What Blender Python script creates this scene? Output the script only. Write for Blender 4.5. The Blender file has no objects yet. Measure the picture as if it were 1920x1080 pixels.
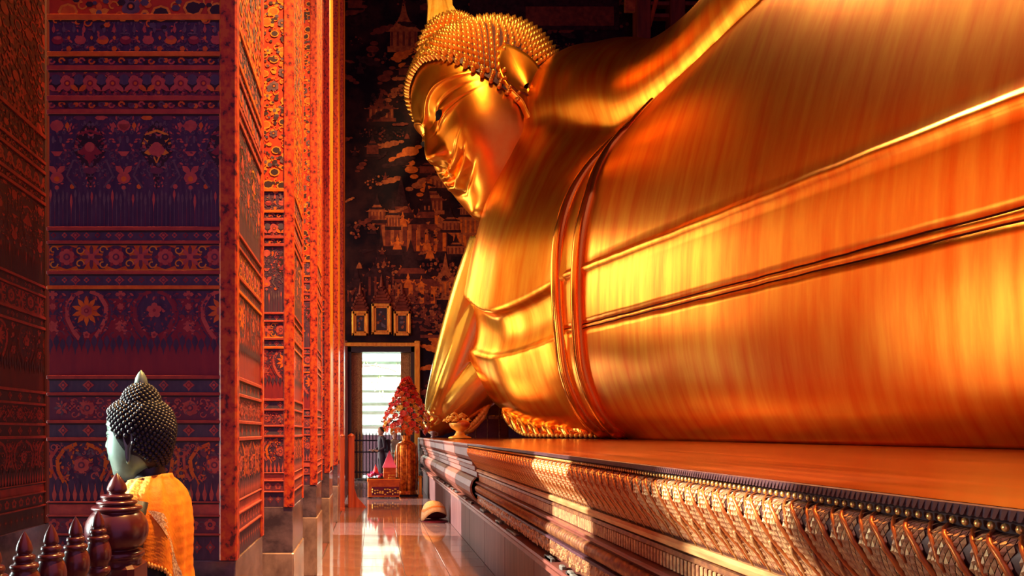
import bpy, bmesh, math, random
import numpy as np
from mathutils import Vector, Matrix, Euler
random.seed(7)
rng = np.random.default_rng(7)
sc = bpy.context.scene
C = sc.collection
PI = math.pi

# ------------------------------------------------------------------ camera
cam_d = bpy.data.cameras.new('camera')
cam_d.sensor_width = 36.0
cam_d.lens = 24.0
cam_d.shift_x = 260 / 1920
cam_d.shift_y = 270 / 1920
cam_d.clip_start = 0.05
cam_d.clip_end = 200
cam = bpy.data.objects.new('camera', cam_d)
cam.location = (0, 0, 1.5)
cam.rotation_euler = (PI / 2, 0, 0)
C.objects.link(cam)
sc.camera = cam
sc.view_settings.view_transform = 'Standard'
sc.view_settings.look = 'None'
sc.view_settings.gamma = 1
sc.view_settings.use_curve_mapping = False
sc.view_settings.exposure = 0.0

# ------------------------------------------------------------------ world
w = bpy.data.worlds.new('world')
sc.world = w
w.use_nodes = True
bg = w.node_tree.nodes['Background']
bg.inputs[0].default_value = (0.37, 0.15, 0.32, 1)
bg.inputs[1].default_value = 1.12


# ------------------------------------------------------------------ lights
def area(name, loc, target, size, size_y, power, col, spread=180):
    d = bpy.data.lights.new(name, 'AREA')
    d.shape = 'RECTANGLE'
    d.size = size
    d.size_y = size_y
    d.energy = power
    d.color = col
    d.spread = math.radians(spread)
    o = bpy.data.objects.new(name, d)
    o.location = loc
    o.rotation_euler = (Vector(target) - Vector(loc)).to_track_quat('-Z', 'Y').to_euler()
    C.objects.link(o)
    return o


WARM = (1.0, 0.56, 0.20)
DAY = (1.0, 0.92, 0.80)
sun_d = bpy.data.lights.new('sun', 'SUN')
sun_d.energy = 15.0
sun_d.angle = math.radians(1.2)
sun_d.color = (1.0, 0.88, 0.72)
sun_o = bpy.data.objects.new('sun', sun_d)
sun_o.rotation_euler = Vector((1.0, -0.062, -0.50)).to_track_quat('-Z', 'Y').to_euler()
sun_o.location = (-12, 10, 8)
C.objects.link(sun_o)
area('daylight_entry', (-5.1, 3.02, 1.5), (-0.8, 2.75, 1.55), 0.9, 1.4, 34, (0.74, 1.0, 0.93), 60)
area('daylight_near', (-5.1, 4.8, 2.9), (3, 5.4, 0.6), 1.5, 4.0, 55, DAY)
area('daylight_middle', (-5.1, 10.6, 2.9), (3, 10.9, 1.0), 1.5, 4.0, 170, DAY)
area('daylight_far', (-5.1, 14.8, 2.9), (3, 14.9, 1.0), 1.5, 4.0, 260, DAY)
area('aisle_fill_strip', (-3.6, 14.2, 7.7), (5.0, 14.2, 6.6), 12.4, 3.4, 150, (1.0, 0.66, 0.30))  # added strip hidden behind the columns, for reflections on the gold
area('aisle_end_fill_high', (-2.4, 20.75, 6.8), (4.6, 8.0, 4.5), 2.4, 4.0, 340, (1.0, 0.72, 0.36))  # added panel without a real window, brightens the middle of the body
area('hall_lamps_near', (1.4, 2.97, 9.6), (-0.6, 4.6, 2.0), 0.4, 0.2, 520, (1.0, 0.44, 0.12), 80)
area('hall_lamps_head', (1.2, 9.0, 13.8), (2.6, 17.0, 11.0), 1.2, 1.2, 80, (1.0, 0.60, 0.22), 34)
area('hall_lamps_right', (2.6, 9.8, 10.6), (-0.8, 8.6, 1.5), 1.5, 1.5, 640, (1.0, 0.44, 0.12), 70)
area('statue_lamp', (5.6, 12.2, 12.2), (5.2, 6.0, 4.6), 2.2, 0.4, 170, (1.0, 0.66, 0.28), 70)
area('aisle_end_fill_low', (-1.55, 19.9, 1.25), (3.0, 15.6, 2.0), 1.1, 2.2, 40, (1.0, 0.95, 0.86), 120)  # added panel without a real doorway, for a pale reflection low on the belly
area('yard_daylight', (0.3, 22.6, 6.2), (0.3, 24.4, 1.6), 5.0, 1.0, 1900, (0.93, 1.0, 0.97))


# ------------------------------------------------------------------ materials
def nodes_of(m):
    m.use_nodes = True
    nt = m.node_tree
    return nt, nt.nodes['Principled BSDF']


def mat(name, c1, c2=None, rough=0.5, rough2=None, metal=0.0, scale=(6, 6, 6), detail=5, lo=0.35, hi=0.65,
        bump=0.0, bump_scale=None, bump_dist=0.01, spec=0.5, coat=0.0, third=None):
    m = bpy.data.materials.new(name)
    nt, p = nodes_of(m)
    N, L = nt.nodes, nt.links
    p.inputs['Roughness'].default_value = rough
    p.inputs['Metallic'].default_value = metal
    p.inputs['Specular IOR Level'].default_value = spec
    p.inputs['Coat Weight'].default_value = coat
    p.inputs['Coat Roughness'].default_value = 0.1
    p.inputs['Base Color'].default_value = (*c1, 1)
    tc = N.new('ShaderNodeTexCoord')
    mp = N.new('ShaderNodeMapping')
    mp.inputs['Scale'].default_value = scale
    L.new(tc.outputs['Object'], mp.inputs['Vector'])
    nz = N.new('ShaderNodeTexNoise')
    nz.inputs['Scale'].default_value = 1.0
    nz.inputs['Detail'].default_value = detail
    nz.inputs['Roughness'].default_value = 0.6
    L.new(mp.outputs[0], nz.inputs['Vector'])
    if c2 is not None:
        r = N.new('ShaderNodeValToRGB')
        r.color_ramp.elements[0].position = lo
        r.color_ramp.elements[0].color = (*c1, 1)
        r.color_ramp.elements[1].position = hi
        r.color_ramp.elements[1].color = (*c2, 1)
        if third:
            e = r.color_ramp.elements.new(third[0])
            e.color = (*third[1], 1)
        L.new(nz.outputs['Fac'], r.inputs[0])
        L.new(r.outputs[0], p.inputs['Base Color'])
    if rough2 is not None:
        p.inputs['Roughness'].default_value = (rough + rough2) / 2
    if bump:
        b = N.new('ShaderNodeBump')
        b.inputs['Strength'].default_value = bump
        b.inputs['Distance'].default_value = bump_dist
        src = nz
        if bump_scale is not None:
            mp2 = N.new('ShaderNodeMapping')
            mp2.inputs['Scale'].default_value = bump_scale
            L.new(tc.outputs['Object'], mp2.inputs['Vector'])
            src = N.new('ShaderNodeTexNoise')
            src.inputs['Scale'].default_value = 1.0
            src.inputs['Detail'].default_value = 3
            L.new(mp2.outputs[0], src.inputs['Vector'])
        L.new(src.outputs['Fac'], b.inputs['Height'])
        L.new(b.outputs[0], p.inputs['Normal'])
    return m


M = {}
# gilded statue: brushed leaf, streaks running round the body
M['gold'] = mat('gilded_leaf', (1.0, 0.45, 0.045), (0.90, 0.20, 0.010), 0.25, 0.38, 0.95, (1.0, 5.5, 0.55), 6, 0.34, 0.68,
                0.05, (1.2, 14, 0.9), 0.012)
M['gold_face'] = mat('gilded_face', (1.0, 0.40, 0.04), (0.96, 0.24, 0.014), 0.24, 0.34, 0.92, (2.2, 2.2, 1.6), 5, 0.3, 0.7,
                     0.02, (6, 6, 6), 0.008)
M['gold_polished'] = mat('polished_gilding', (1.0, 0.48, 0.07), (0.97, 0.26, 0.02), 0.14, 0.24, 0.95, (1.2, 7, 0.6), 5, 0.3, 0.7,
                         0.04, (1.2, 16, 0.8), 0.006)
M['gold_sleeve'] = mat('daylit_gilded_sleeve', (1.0, 0.66, 0.13), (0.98, 0.44, 0.05), 0.20, 0.32, 0.9, (2, 2, .7), 5, 0.3, 0.7)  # paler than the body gilding, to paint in daylight highlights
M['gold_curl'] = mat('gilded_curls', (1.0, 0.50, 0.09), (0.6, 0.20, 0.03), 0.34, 0.45, 0.85, (9, 9, 9), 3, 0.3, 0.7)
M['hair_dark'] = mat('dark_hair_lacquer', (0.035, 0.012, 0.02), (0.07, 0.02, 0.02), 0.5, None, 0.2)
M['gold_pale'] = mat('pale_gold', (1.0, 0.60, 0.10), (0.95, 0.42, 0.04), 0.32, 0.42, 0.35, (5, 5, 5))
M['eye_dark'] = mat('black_enamel', (0.01, 0.006, 0.01), None, 0.6, spec=0.05)
M['groove_shade'] = mat('painted_groove_shade', (0.16, 0.02, 0.006), (0.10, 0.012, 0.006), 0.5, None, 0.3)  # dark tone painting the shade inside the robe and ear grooves
# pedestal
M['ped_top'] = mat('red_lacquer_top', (0.40, 0.080, 0.016), (0.11, 0.013, 0.006), 0.17, None, 0.5, (9, 0.55, 6), 7, 0.36, 0.64,
                   0.06, (14, 1.1, 10), 0.008, 0.35)
M['bronze'] = mat('carved_bronze', (0.40, 0.19, 0.075), (0.17, 0.065, 0.045), 0.36, 0.5, 0.55, (22, 22, 22), 5, 0.35, 0.65,
                  0.25, (60, 60, 60), 0.004)
M['bronze_scale'] = mat('bronze_scale', (0.76, 0.45, 0.20), (0.44, 0.20, 0.11), 0.42, None, 0.4, (30, 30, 30), 4, 0.35, 0.65)
M['bronze_rib'] = mat('copper_rib', (0.75, 0.23, 0.05), (0.40, 0.09, 0.03), 0.3, 0.45, 0.6, (14, 14, 14))
M['bronze_deep'] = mat('deep_bronze', (0.12, 0.045, 0.03), (0.06, 0.02, 0.022), 0.45, None, 0.4, (30, 30, 30))
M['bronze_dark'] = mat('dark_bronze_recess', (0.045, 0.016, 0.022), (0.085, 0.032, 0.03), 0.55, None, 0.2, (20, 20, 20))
M['ped_purple'] = mat('weathered_purple_edge', (0.11, 0.045, 0.06), (0.05, 0.018, 0.032), 0.45, None, 0.2, (40, 40, 40))
M['gold_ledge'] = mat('worn_gold_ledge', (0.80, 0.50, 0.20), (0.38, 0.17, 0.07), 0.36, 0.5, 0.5, (20, 4, 20), 5, 0.3, 0.7)
M['bead'] = mat('gold_bead', (1.0, 0.62, 0.18), None, 0.28, None, 0.7)
M['stone_red'] = mat('reddish_stone', (0.27, 0.092, 0.055), (0.15, 0.042, 0.038), 0.33, 0.45, 0.1, (3, 2, 5), 6, 0.3, 0.7, 0.2, (20, 20, 20), 0.01)
M['plinth'] = mat('plinth_stone', (0.17, 0.082, 0.085), (0.085, 0.034, 0.042), 0.4, 0.55, 0.0, (12, 12, 1.3), 6, 0.3, 0.7, 0.2, (30, 30, 4), 0.006)
M['grey_stone'] = mat('grey_green_stone', (0.18, 0.19, 0.17), (0.03, 0.03, 0.035), 0.35, None, 0.0, (9, 9, 9), 5, 0.45, 0.55)
# floor
M['tile'] = mat('polished_marble_tile', (0.185, 0.105, 0.10), (0.10, 0.05, 0.05), 0.035, 0.09, 0.0, (3, 3, 3), 6, 0.3, 0.7, 0.03, (5, 5, 5), 0.01, 0.3)
M['tile_dark'] = mat('dark_marble_tile', (0.15, 0.055, 0.05), (0.09, 0.03, 0.03), 0.07, 0.16, 0.0, (3, 3, 3), 6, 0.3, 0.7, 0.04, (5, 5, 5), 0.01, 0.8)
M['grout'] = mat('dark_grout', (0.06, 0.03, 0.03), (0.04, 0.02, 0.02), 0.6)
# column paints
M['navy'] = mat('indigo_paint', (0.040, 0.022, 0.075), (0.085, 0.040, 0.105), 0.55, None, 0.0, (40, 40, 6), 6)
M['navy2'] = mat('slate_blue_paint', (0.06, 0.05, 0.11), (0.10, 0.075, 0.13), 0.55, None, 0.0, (40, 40, 10), 6)
M['purple'] = mat('plum_paint', (0.13, 0.028, 0.075), (0.18, 0.045, 0.085), 0.55, None, 0.0, (30, 30, 6), 6)
M['crimson'] = mat('crimson_paint', (0.30, 0.028, 0.045), (0.22, 0.02, 0.045), 0.5, None, 0.0, (25, 25, 5), 6)
M['red'] = mat('vermilion_paint', (0.62, 0.065, 0.018), (0.48, 0.04, 0.018), 0.45, None, 0.0, (14, 14, 8), 6)
M['line_red'] = mat('red_line_paint', (0.46, 0.07, 0.05), (0.34, 0.045, 0.045), 0.5, None, 0.0, (20, 20, 20), 5)
M['rose'] = mat('rose_paint', (0.60, 0.12, 0.09), (0.42, 0.07, 0.075), 0.5, None, 0.0, (20, 20, 20), 5)
M['orange'] = mat('orange_paint', (0.80, 0.20, 0.025), (0.62, 0.11, 0.02), 0.42, None, 0.0, (20, 20, 20), 5)
M['yellow'] = mat('gold_paint', (0.92, 0.42, 0.05), (0.75, 0.26, 0.03), 0.38, None, 0.15, (20, 20, 20), 5)
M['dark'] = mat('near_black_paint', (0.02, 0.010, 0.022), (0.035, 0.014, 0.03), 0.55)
M['grey'] = mat('ash_blue_paint', (0.16, 0.11, 0.15), (0.10, 0.06, 0.10), 0.55, None, 0.0, (30, 30, 30))
M['gilt'] = mat('gilt_moulding', (0.95, 0.46, 0.06), (0.75, 0.24, 0.03), 0.3, 0.42, 0.6, (14, 14, 3), 5)
M['marble'] = mat('veined_white_marble', (0.32, 0.25, 0.24), (0.07, 0.042, 0.052), 0.14, 0.2, 0.0, (3.5, 3.5, 2.2), 8, 0.42, 0.66)
M['marble_dark'] = mat('veined_dark_marble', (0.05, 0.04, 0.07), (0.20, 0.15, 0.20), 0.14, 0.2, 0.0, (3.5, 3.5, 5), 8, 0.42, 0.66)
M['mural'] = mat('dark_mural_ground', (0.008, 0.003, 0.012), (0.050, 0.014, 0.018), 0.6, None, 0.0, (1.6, 1.6, 1.6), 9, 0.42, 0.72, spec=0.12)
M['mural_red'] = mat('mural_russet', (0.24, 0.045, 0.028), (0.10, 0.018, 0.02), 0.6, None, 0.0, (6, 6, 6), 6, spec=0.12)
M['mural_ochre'] = mat('mural_ochre', (0.52, 0.14, 0.045), (0.24, 0.05, 0.028), 0.55, None, 0.0, (7, 7, 7), 6, spec=0.12)
M['mural_bright'] = mat('mural_gold_orange', (0.80, 0.19, 0.025), (0.50, 0.085, 0.02), 0.5, None, 0.0, (7, 7, 7), 6, spec=0.12)
M['mural_dim'] = mat('mural_dim_plum', (0.055, 0.016, 0.024), (0.02, 0.006, 0.013), 0.6, None, 0.0, (7, 7, 7), 6, spec=0.12)
M['ceil'] = mat('dark_ceiling', (0.03, 0.010, 0.014), (0.05, 0.015, 0.014), 0.7)
M['wood'] = mat('maroon_lacquered_wood', (0.105, 0.018, 0.022), (0.060, 0.010, 0.016), 0.24, 0.32, 0.0, (8, 8, 1.5), 5, 0.3, 0.7, 0, None, 0.01, 0.6, 0.25)
M['wood_red'] = mat('red_brown_wood', (0.62, 0.105, 0.03), (0.40, 0.055, 0.02), 0.36, 0.5, 0.0, (16, 16, 1.2), 6)
M['wood_dim'] = mat('dusky_red_wood', (0.26, 0.04, 0.022), (0.14, 0.02, 0.016), 0.5, None, 0.0, (8, 8, 1), 6)
M['iron'] = mat('black_iron', (0.018, 0.012, 0.022), None, 0.4, None, 0.5)
M['door_leaf'] = mat('gold_lacquer_door', (0.52, 0.27, 0.085), (0.28, 0.11, 0.035), 0.4, None, 0.3, (40, 40, 30), 4, 0.4, 0.6)
M['door_dark'] = mat('dark_door_reveal', (0.02, 0.010, 0.02), (0.035, 0.016, 0.02), 0.45)
M['yard_wall'] = mat('pale_yard_wall', (0.88, 0.95, 0.82), (0.62, 0.76, 0.48), 0.8, None, 0.0, (2.2, 2.2, 3.2), 7, 0.44, 0.7)
M['yard_blue'] = mat('pale_blue_blind', (0.45, 0.82, 0.86), (0.30, 0.68, 0.78), 0.7)
M['yard_line'] = mat('grey_slat', (0.22, 0.30, 0.27), None, 0.7)
M['yard_leaf'] = mat('sunlit_leaf', (0.45, 0.62, 0.22), (0.30, 0.46, 0.16), 0.7)
M['yard_floor'] = mat('pale_terrace', (0.58, 0.60, 0.56), (0.40, 0.42, 0.42), 0.25, None, 0, (2, 6, 2))
# small statue
M['bronze_black'] = mat('blue_black_bronze', (0.030, 0.042, 0.048), (0.018, 0.022, 0.034), 0.34, 0.42, 0.35, (12, 12, 12))
M['bronze_face'] = mat('teal_lit_bronze', (0.20, 0.32, 0.28), (0.12, 0.20, 0.18), 0.36, 0.46, 0.25, (10, 10, 10))  # teal light painted into the bronze of head, ears and finial
M['cloth'] = mat('saffron_cloth', (0.92, 0.33, 0.012), (0.80, 0.22, 0.01), 0.65, None, 0.0, (30, 30, 30), 4, 0.35, 0.65, 0.4, (260, 260, 60), 0.003)
M['lace'] = mat('gold_brocade', (0.90, 0.60, 0.18), (0.55, 0.24, 0.04), 0.5, None, 0.15, (120, 120, 120), 3, 0.42, 0.58, 0.5, (200, 200, 200), 0.003)
M['sequin'] = mat('silver_gold_sequins', (0.95, 0.82, 0.55), (0.50, 0.28, 0.12), 0.35, None, 0.2, (160, 160, 160), 3, 0.4, 0.6)
# small things
M['vase'] = mat('copper_gold_vase', (0.90, 0.28, 0.03), (0.40, 0.07, 0.015), 0.25, 0.36, 0.75, (16, 16, 12), 4, 0.4, 0.62)
M['box_orange'] = mat('orange_lacquer', (0.80, 0.16, 0.015), (0.62, 0.09, 0.012), 0.35, None, 0.1, (10, 10, 10))
M['box_gold'] = mat('gold_carving', (0.95, 0.45, 0.06), None, 0.35, None, 0.5)
M['pink'] = mat('rose_pink_cloth', (0.85, 0.06, 0.10), (0.75, 0.10, 0.16), 0.6)
M['magenta'] = mat('magenta_petal', (0.50, 0.02, 0.18), (0.62, 0.04, 0.16), 0.6, None, 0, (30, 30, 30))
M['f_red'] = mat('red_petal', (0.78, 0.025, 0.025), None, 0.55)
M['f_orange'] = mat('orange_petal', (0.90, 0.17, 0.02), None, 0.55)
M['f_coral'] = mat('coral_petal', (0.88, 0.09, 0.05), None, 0.55)
M['f_yellow'] = mat('yellow_petal', (0.95, 0.55, 0.05), None, 0.55)
M['f_pale'] = mat('pale_yellow_petal', (0.95, 0.80, 0.25), None, 0.55)
M['leaf_dark'] = mat('dark_foliage', (0.05, 0.035, 0.02), (0.10, 0.05, 0.02), 0.6, None, 0, (20, 20, 20))
M['straw'] = mat('cream_woven_straw', (0.88, 0.66, 0.36), (0.78, 0.50, 0.22), 0.6, None, 0, (40, 40, 40), 4)
M['straw_band'] = mat('orange_ribbon', (0.85, 0.30, 0.05), None, 0.6)
M['maroon'] = mat('maroon_lining', (0.22, 0.005, 0.03), (0.12, 0.004, 0.03), 0.6)
M['cloth_dark'] = mat('dark_clothing', (0.025, 0.015, 0.035), (0.05, 0.02, 0.04), 0.7)
M['cloth_pale'] = mat('pale_clothing', (0.55, 0.48, 0.40), (0.40, 0.34, 0.30), 0.7)
M['cloth_teal'] = mat('teal_bag', (0.06, 0.36, 0.36), None, 0.6)
M['skin'] = mat('skin', (0.48, 0.22, 0.15), None, 0.5)
M['hair'] = mat('black_hair', (0.015, 0.010, 0.012), None, 0.5)


# ------------------------------------------------------------------ mesh builder
class MB:
    def __init__(s):
        s.v = []; s.f = []; s.m = []

    def add(s, vs, fs, mi=0):
        o = len(s.v)
        s.v.extend([tuple(map(float, p)) for p in vs])
        for f in fs:
            s.f.append([o + i for i in f]); s.m.append(mi)

    def box(s, x0, x1, y0, y1, z0, z1, mi=0):
        s.add([(x0, y0, z0), (x1, y0, z0), (x1, y1, z0), (x0, y1, z0), (x0, y0, z1), (x1, y0, z1), (x1, y1, z1), (x0, y1, z1)],
              [(0, 3, 2, 1), (4, 5, 6, 7), (0, 1, 5, 4), (1, 2, 6, 5), (2, 3, 7, 6), (3, 0, 4, 7)], mi)

    def cbox(s, x0, x1, y0, y1, z0, z1, c=0.01, mi=0):
        """box with chamfered vertical edges and top"""
        ring = [(x0 + c, y0), (x1 - c, y0), (x1, y0 + c), (x1, y1 - c), (x1 - c, y1), (x0 + c, y1), (x0, y1 - c), (x0, y0 + c)]
        ri = [(x0 + 2 * c, y0 + c), (x1 - 2 * c, y0 + c), (x1 - c, y0 + 2 * c), (x1 - c, y1 - 2 * c), (x1 - 2 * c, y1 - c), (x0 + 2 * c, y1 - c),
              (x0 + c, y1 - 2 * c), (x0 + c, y0 + 2 * c)]
        vs = [(a, b, z0) for a, b in ring] + [(a, b, z1 - c) for a, b in ring] + [(a, b, z1) for a, b in ri]
        fs = [tuple(range(7, -1, -1)), tuple(range(16, 24))]
        for k in (0, 8):
            fs += [(k + i, k + (i + 1) % 8, k + 8 + (i + 1) % 8, k + 8 + i) for i in range(8)]
        s.add(vs, fs, mi)

    def grid(s, P, mi=0, cu=False, cv=False):
        P = np.asarray(P, float)
        n, m = P.shape[:2]
        fs = []
        for i in range(n if cu else n - 1):
            for j in range(m if cv else m - 1):
                i2, j2 = (i + 1) % n, (j + 1) % m
                fs.append((i * m + j, i2 * m + j, i2 * m + j2, i * m + j2))
        s.add(P.reshape(-1, 3), fs, mi)

    def tube(s, path, rad, n=10, mi=0, caps=True, flat=1.0):
        path = [Vector(p) for p in path]
        if not hasattr(rad, '__len__'):
            rad = [rad] * len(path)
        rows = []
        up = None
        for i, p in enumerate(path):
            d = (path[min(i + 1, len(path) - 1)] - path[max(i - 1, 0)]).normalized()
            if up is None:
                up = Vector((0, 0, 1)) if abs(d.z) < 0.9 else Vector((1, 0, 0))
            a = d.cross(up).normalized()
            b = a.cross(d).normalized()
            up = b
            rows.append([p + (a * math.cos(t) * rad[i] + b * math.sin(t) * rad[i] * flat) for t in np.linspace(0, 2 * PI, n, endpoint=False)])
        s.grid([[tuple(q) for q in r] for r in rows], mi, False, True)
        if caps:
            o = len(s.v) - n * len(path)
            s.f.append([o + k for k in range(n)]); s.m.append(mi)
            o2 = len(s.v) - n
            s.f.append([o2 + k for k in range(n - 1, -1, -1)]); s.m.append(mi)

    def lathe(s, prof, cx=0, cy=0, n=24, mi=0, sx=1, sy=1):
        P = [[(cx + r * math.cos(t) * sx, cy + r * math.sin(t) * sy, z) for t in np.linspace(0, 2 * PI, n, endpoint=False)] for r, z in prof]
        s.grid(P, mi, False, True)

    def ball(s, c, r, n=8, m=6, mi=0):
        rx, ry, rz = r if hasattr(r, '__len__') else (r, r, r)
        P = [[(c[0] + rx * math.sin(a) * math.cos(t), c[1] + ry * math.sin(a) * math.sin(t), c[2] + rz * math.cos(a))
              for t in np.linspace(0, 2 * PI, n, endpoint=False)] for a in np.linspace(0.02, PI - 0.02, m)]
        s.grid(P, mi, False, True)

    def mesh(s, name, mats, smooth=False):
        me = bpy.data.meshes.new(name)
        me.from_pydata(s.v, [], s.f)
        for x in (mats if isinstance(mats, (list, tuple)) else [mats]):
            me.materials.append(x)
        me.polygons.foreach_set('material_index', s.m)
        if smooth:
            me.polygons.foreach_set('use_smooth', [True] * len(me.polygons))
        me.update()
        return me

    def obj(s, name, mats, parent=None, smooth=False, fix=True):
        me = s.mesh(name, mats, smooth)
        if fix:
            bm = bmesh.new(); bm.from_mesh(me)
            bmesh.ops.recalc_face_normals(bm, faces=bm.faces)
            bm.to_mesh(me); bm.free()
        return link(name, me, parent)


def link(name, me, parent=None):
    o = bpy.data.objects.new(name, me)
    C.objects.link(o)
    if parent is not None:
        o.parent = parent
    return o


def tag(o, label=None, cat=None, group=None, kind=None):
    if label: o['label'] = label
    if cat: o['category'] = cat
    if group: o['group'] = group
    if kind: o['kind'] = kind
    return o


def thing(name, label, cat, loc=(0, 0, 0), rot=(0, 0, 0), group=None):
    o = bpy.data.objects.new(name, None)
    o.empty_display_size = 0.1
    C.objects.link(o)
    o.location = loc
    o.rotation_euler = rot
    return tag(o, label, cat, group)


def dup(root, loc=None, label=None, group=None):
    r = root.copy(); C.objects.link(r)
    if loc is not None: r.location = loc
    if label: r['label'] = label
    if group: r['group'] = group
    for ch in list(root.children):
        c = ch.copy(); C.objects.link(c); c.parent = r
        for g in list(ch.children):
            d = g.copy(); C.objects.link(d); d.parent = c
    return r


def smooth_by_angle(o, deg=35):
    me = o.data
    me.polygons.foreach_set('use_smooth', [True] * len(me.polygons))
    try:
        me.set_sharp_from_angle(angle=math.radians(deg))
    except Exception:
        pass
    return o


def catmull(P, n):
    """Catmull-Rom through rows of P (k,d) -> (n,d), uniform in index"""
    P = np.asarray(P, float)
    k = len(P)
    t = np.linspace(0, k - 1, n) if np.isscalar(n) else np.asarray(n, float)
    i = np.clip(t.astype(int), 0, k - 2)
    f = (t - i)[:, None]
    p0 = P[np.clip(i - 1, 0, k - 1)]; p1 = P[i]; p2 = P[i + 1]; p3 = P[np.clip(i + 2, 0, k - 1)]
    return 0.5 * (2 * p1 + (p2 - p0) * f + (2 * p0 - 5 * p1 + 4 * p2 - p3) * f ** 2 + (3 * p1 - p0 - 3 * p2 + p3) * f ** 3)


def interp_mono(x, xp, fp):
    """smooth (PCHIP) interpolation of rows"""
    xp = np.asarray(xp, float); fp = np.asarray(fp, float)
    h = np.diff(xp)
    sh = (-1,) + (1,) * (fp.ndim - 1)
    d = np.diff(fp, axis=0) / h.reshape(sh)
    m = np.zeros_like(fp)
    for i in range(1, len(xp) - 1):
        w1, w2 = 2 * h[i] + h[i - 1], h[i] + 2 * h[i - 1]
        with np.errstate(divide='ignore', invalid='ignore'):
            v = (w1 + w2) / (w1 / d[i - 1] + w2 / d[i])
        m[i] = np.where(d[i - 1] * d[i] > 0, v, 0)
    m[0] = d[0]; m[-1] = d[-1]
    x = np.atleast_1d(np.asarray(x, float))
    i = np.clip(np.searchsorted(xp, x) - 1, 0, len(xp) - 2)
    t = ((x - xp[i]) / h[i]).reshape(sh)
    hh = h[i].reshape(sh)
    return ((1 + 2 * t) * (1 - t) ** 2 * fp[i] + t * (1 - t) ** 2 * hh * m[i] + t * t * (3 - 2 * t) * fp[i + 1] + t * t * (t - 1) * hh * m[i + 1])


#%%STRUCT
# ------------------------------------------------------------------ floor
floor_o = MB(); floor_o.box(-6, 1.5, -1.0, 21.0, -0.2, -0.006)
floor = tag(floor_o.obj('floor', M['grout']), kind='structure')
TW = 0.4675
tb = MB(); tb.cbox(0, TW - .004, 0, TW * 1.0 - .004, -0.03, 0.0, 0.002)
me_l = tb.mesh('floor_tile', M['tile']); me_d = tb.mesh('floor_tile', M['tile_dark'])
for iy in range(44):
    y = 0.6 + iy * TW
    for ix in range(4):
        o = link('floor_tile', me_l, floor)
        o.location = (-0.6 + ix * TW, y, 0)
for iy in range(11):
    for ix in range(3):
        tb2 = None
        o = link('floor_tile', me_d, floor)
        o.scale = (4, 4, 1)
        o.location = (-0.6 - (ix + 1) * TW * 4, 0.6 + iy * TW * 4, 0)

# ceiling and side wall of the hall, plus a blocking wall behind the camera
b = MB(); b.box(-6, 14, -1, 21.3, 17.0, 17.2)
tag(b.obj('ceiling', M['ceil']), kind='structure')
b = MB(); b.box(13.8, 14, -1, 21.3, -0.2, 17.0)
tag(b.obj('wall_right', M['mural']), kind='structure')
b = MB(); b.box(-4.9, -1.35, -1.0, -0.9, -0.2, 17.0)  # added out of view to keep ambient light off the left aisle
tag(b.obj('wall_back_blocker', M['wood_dim']), kind='structure')
# left outer wall with three daylight openings
b = MB()
ops = [(2.25, 3.1), (3.8, 5.5), (9.5, 11.9), (13.7, 15.9)]
y = -1.0
for a, c in ops:
    b.box(-4.9, -4.5, y, a, -0.2, 17.0); y = c
    b.box(-4.9, -4.5, a, c, 4.6, 17.0)
b.box(-4.9, -4.5, y, 21.3, -0.2, 17.0)
tag(b.obj('wall_left', M['wood_dim']), kind='structure')


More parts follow.
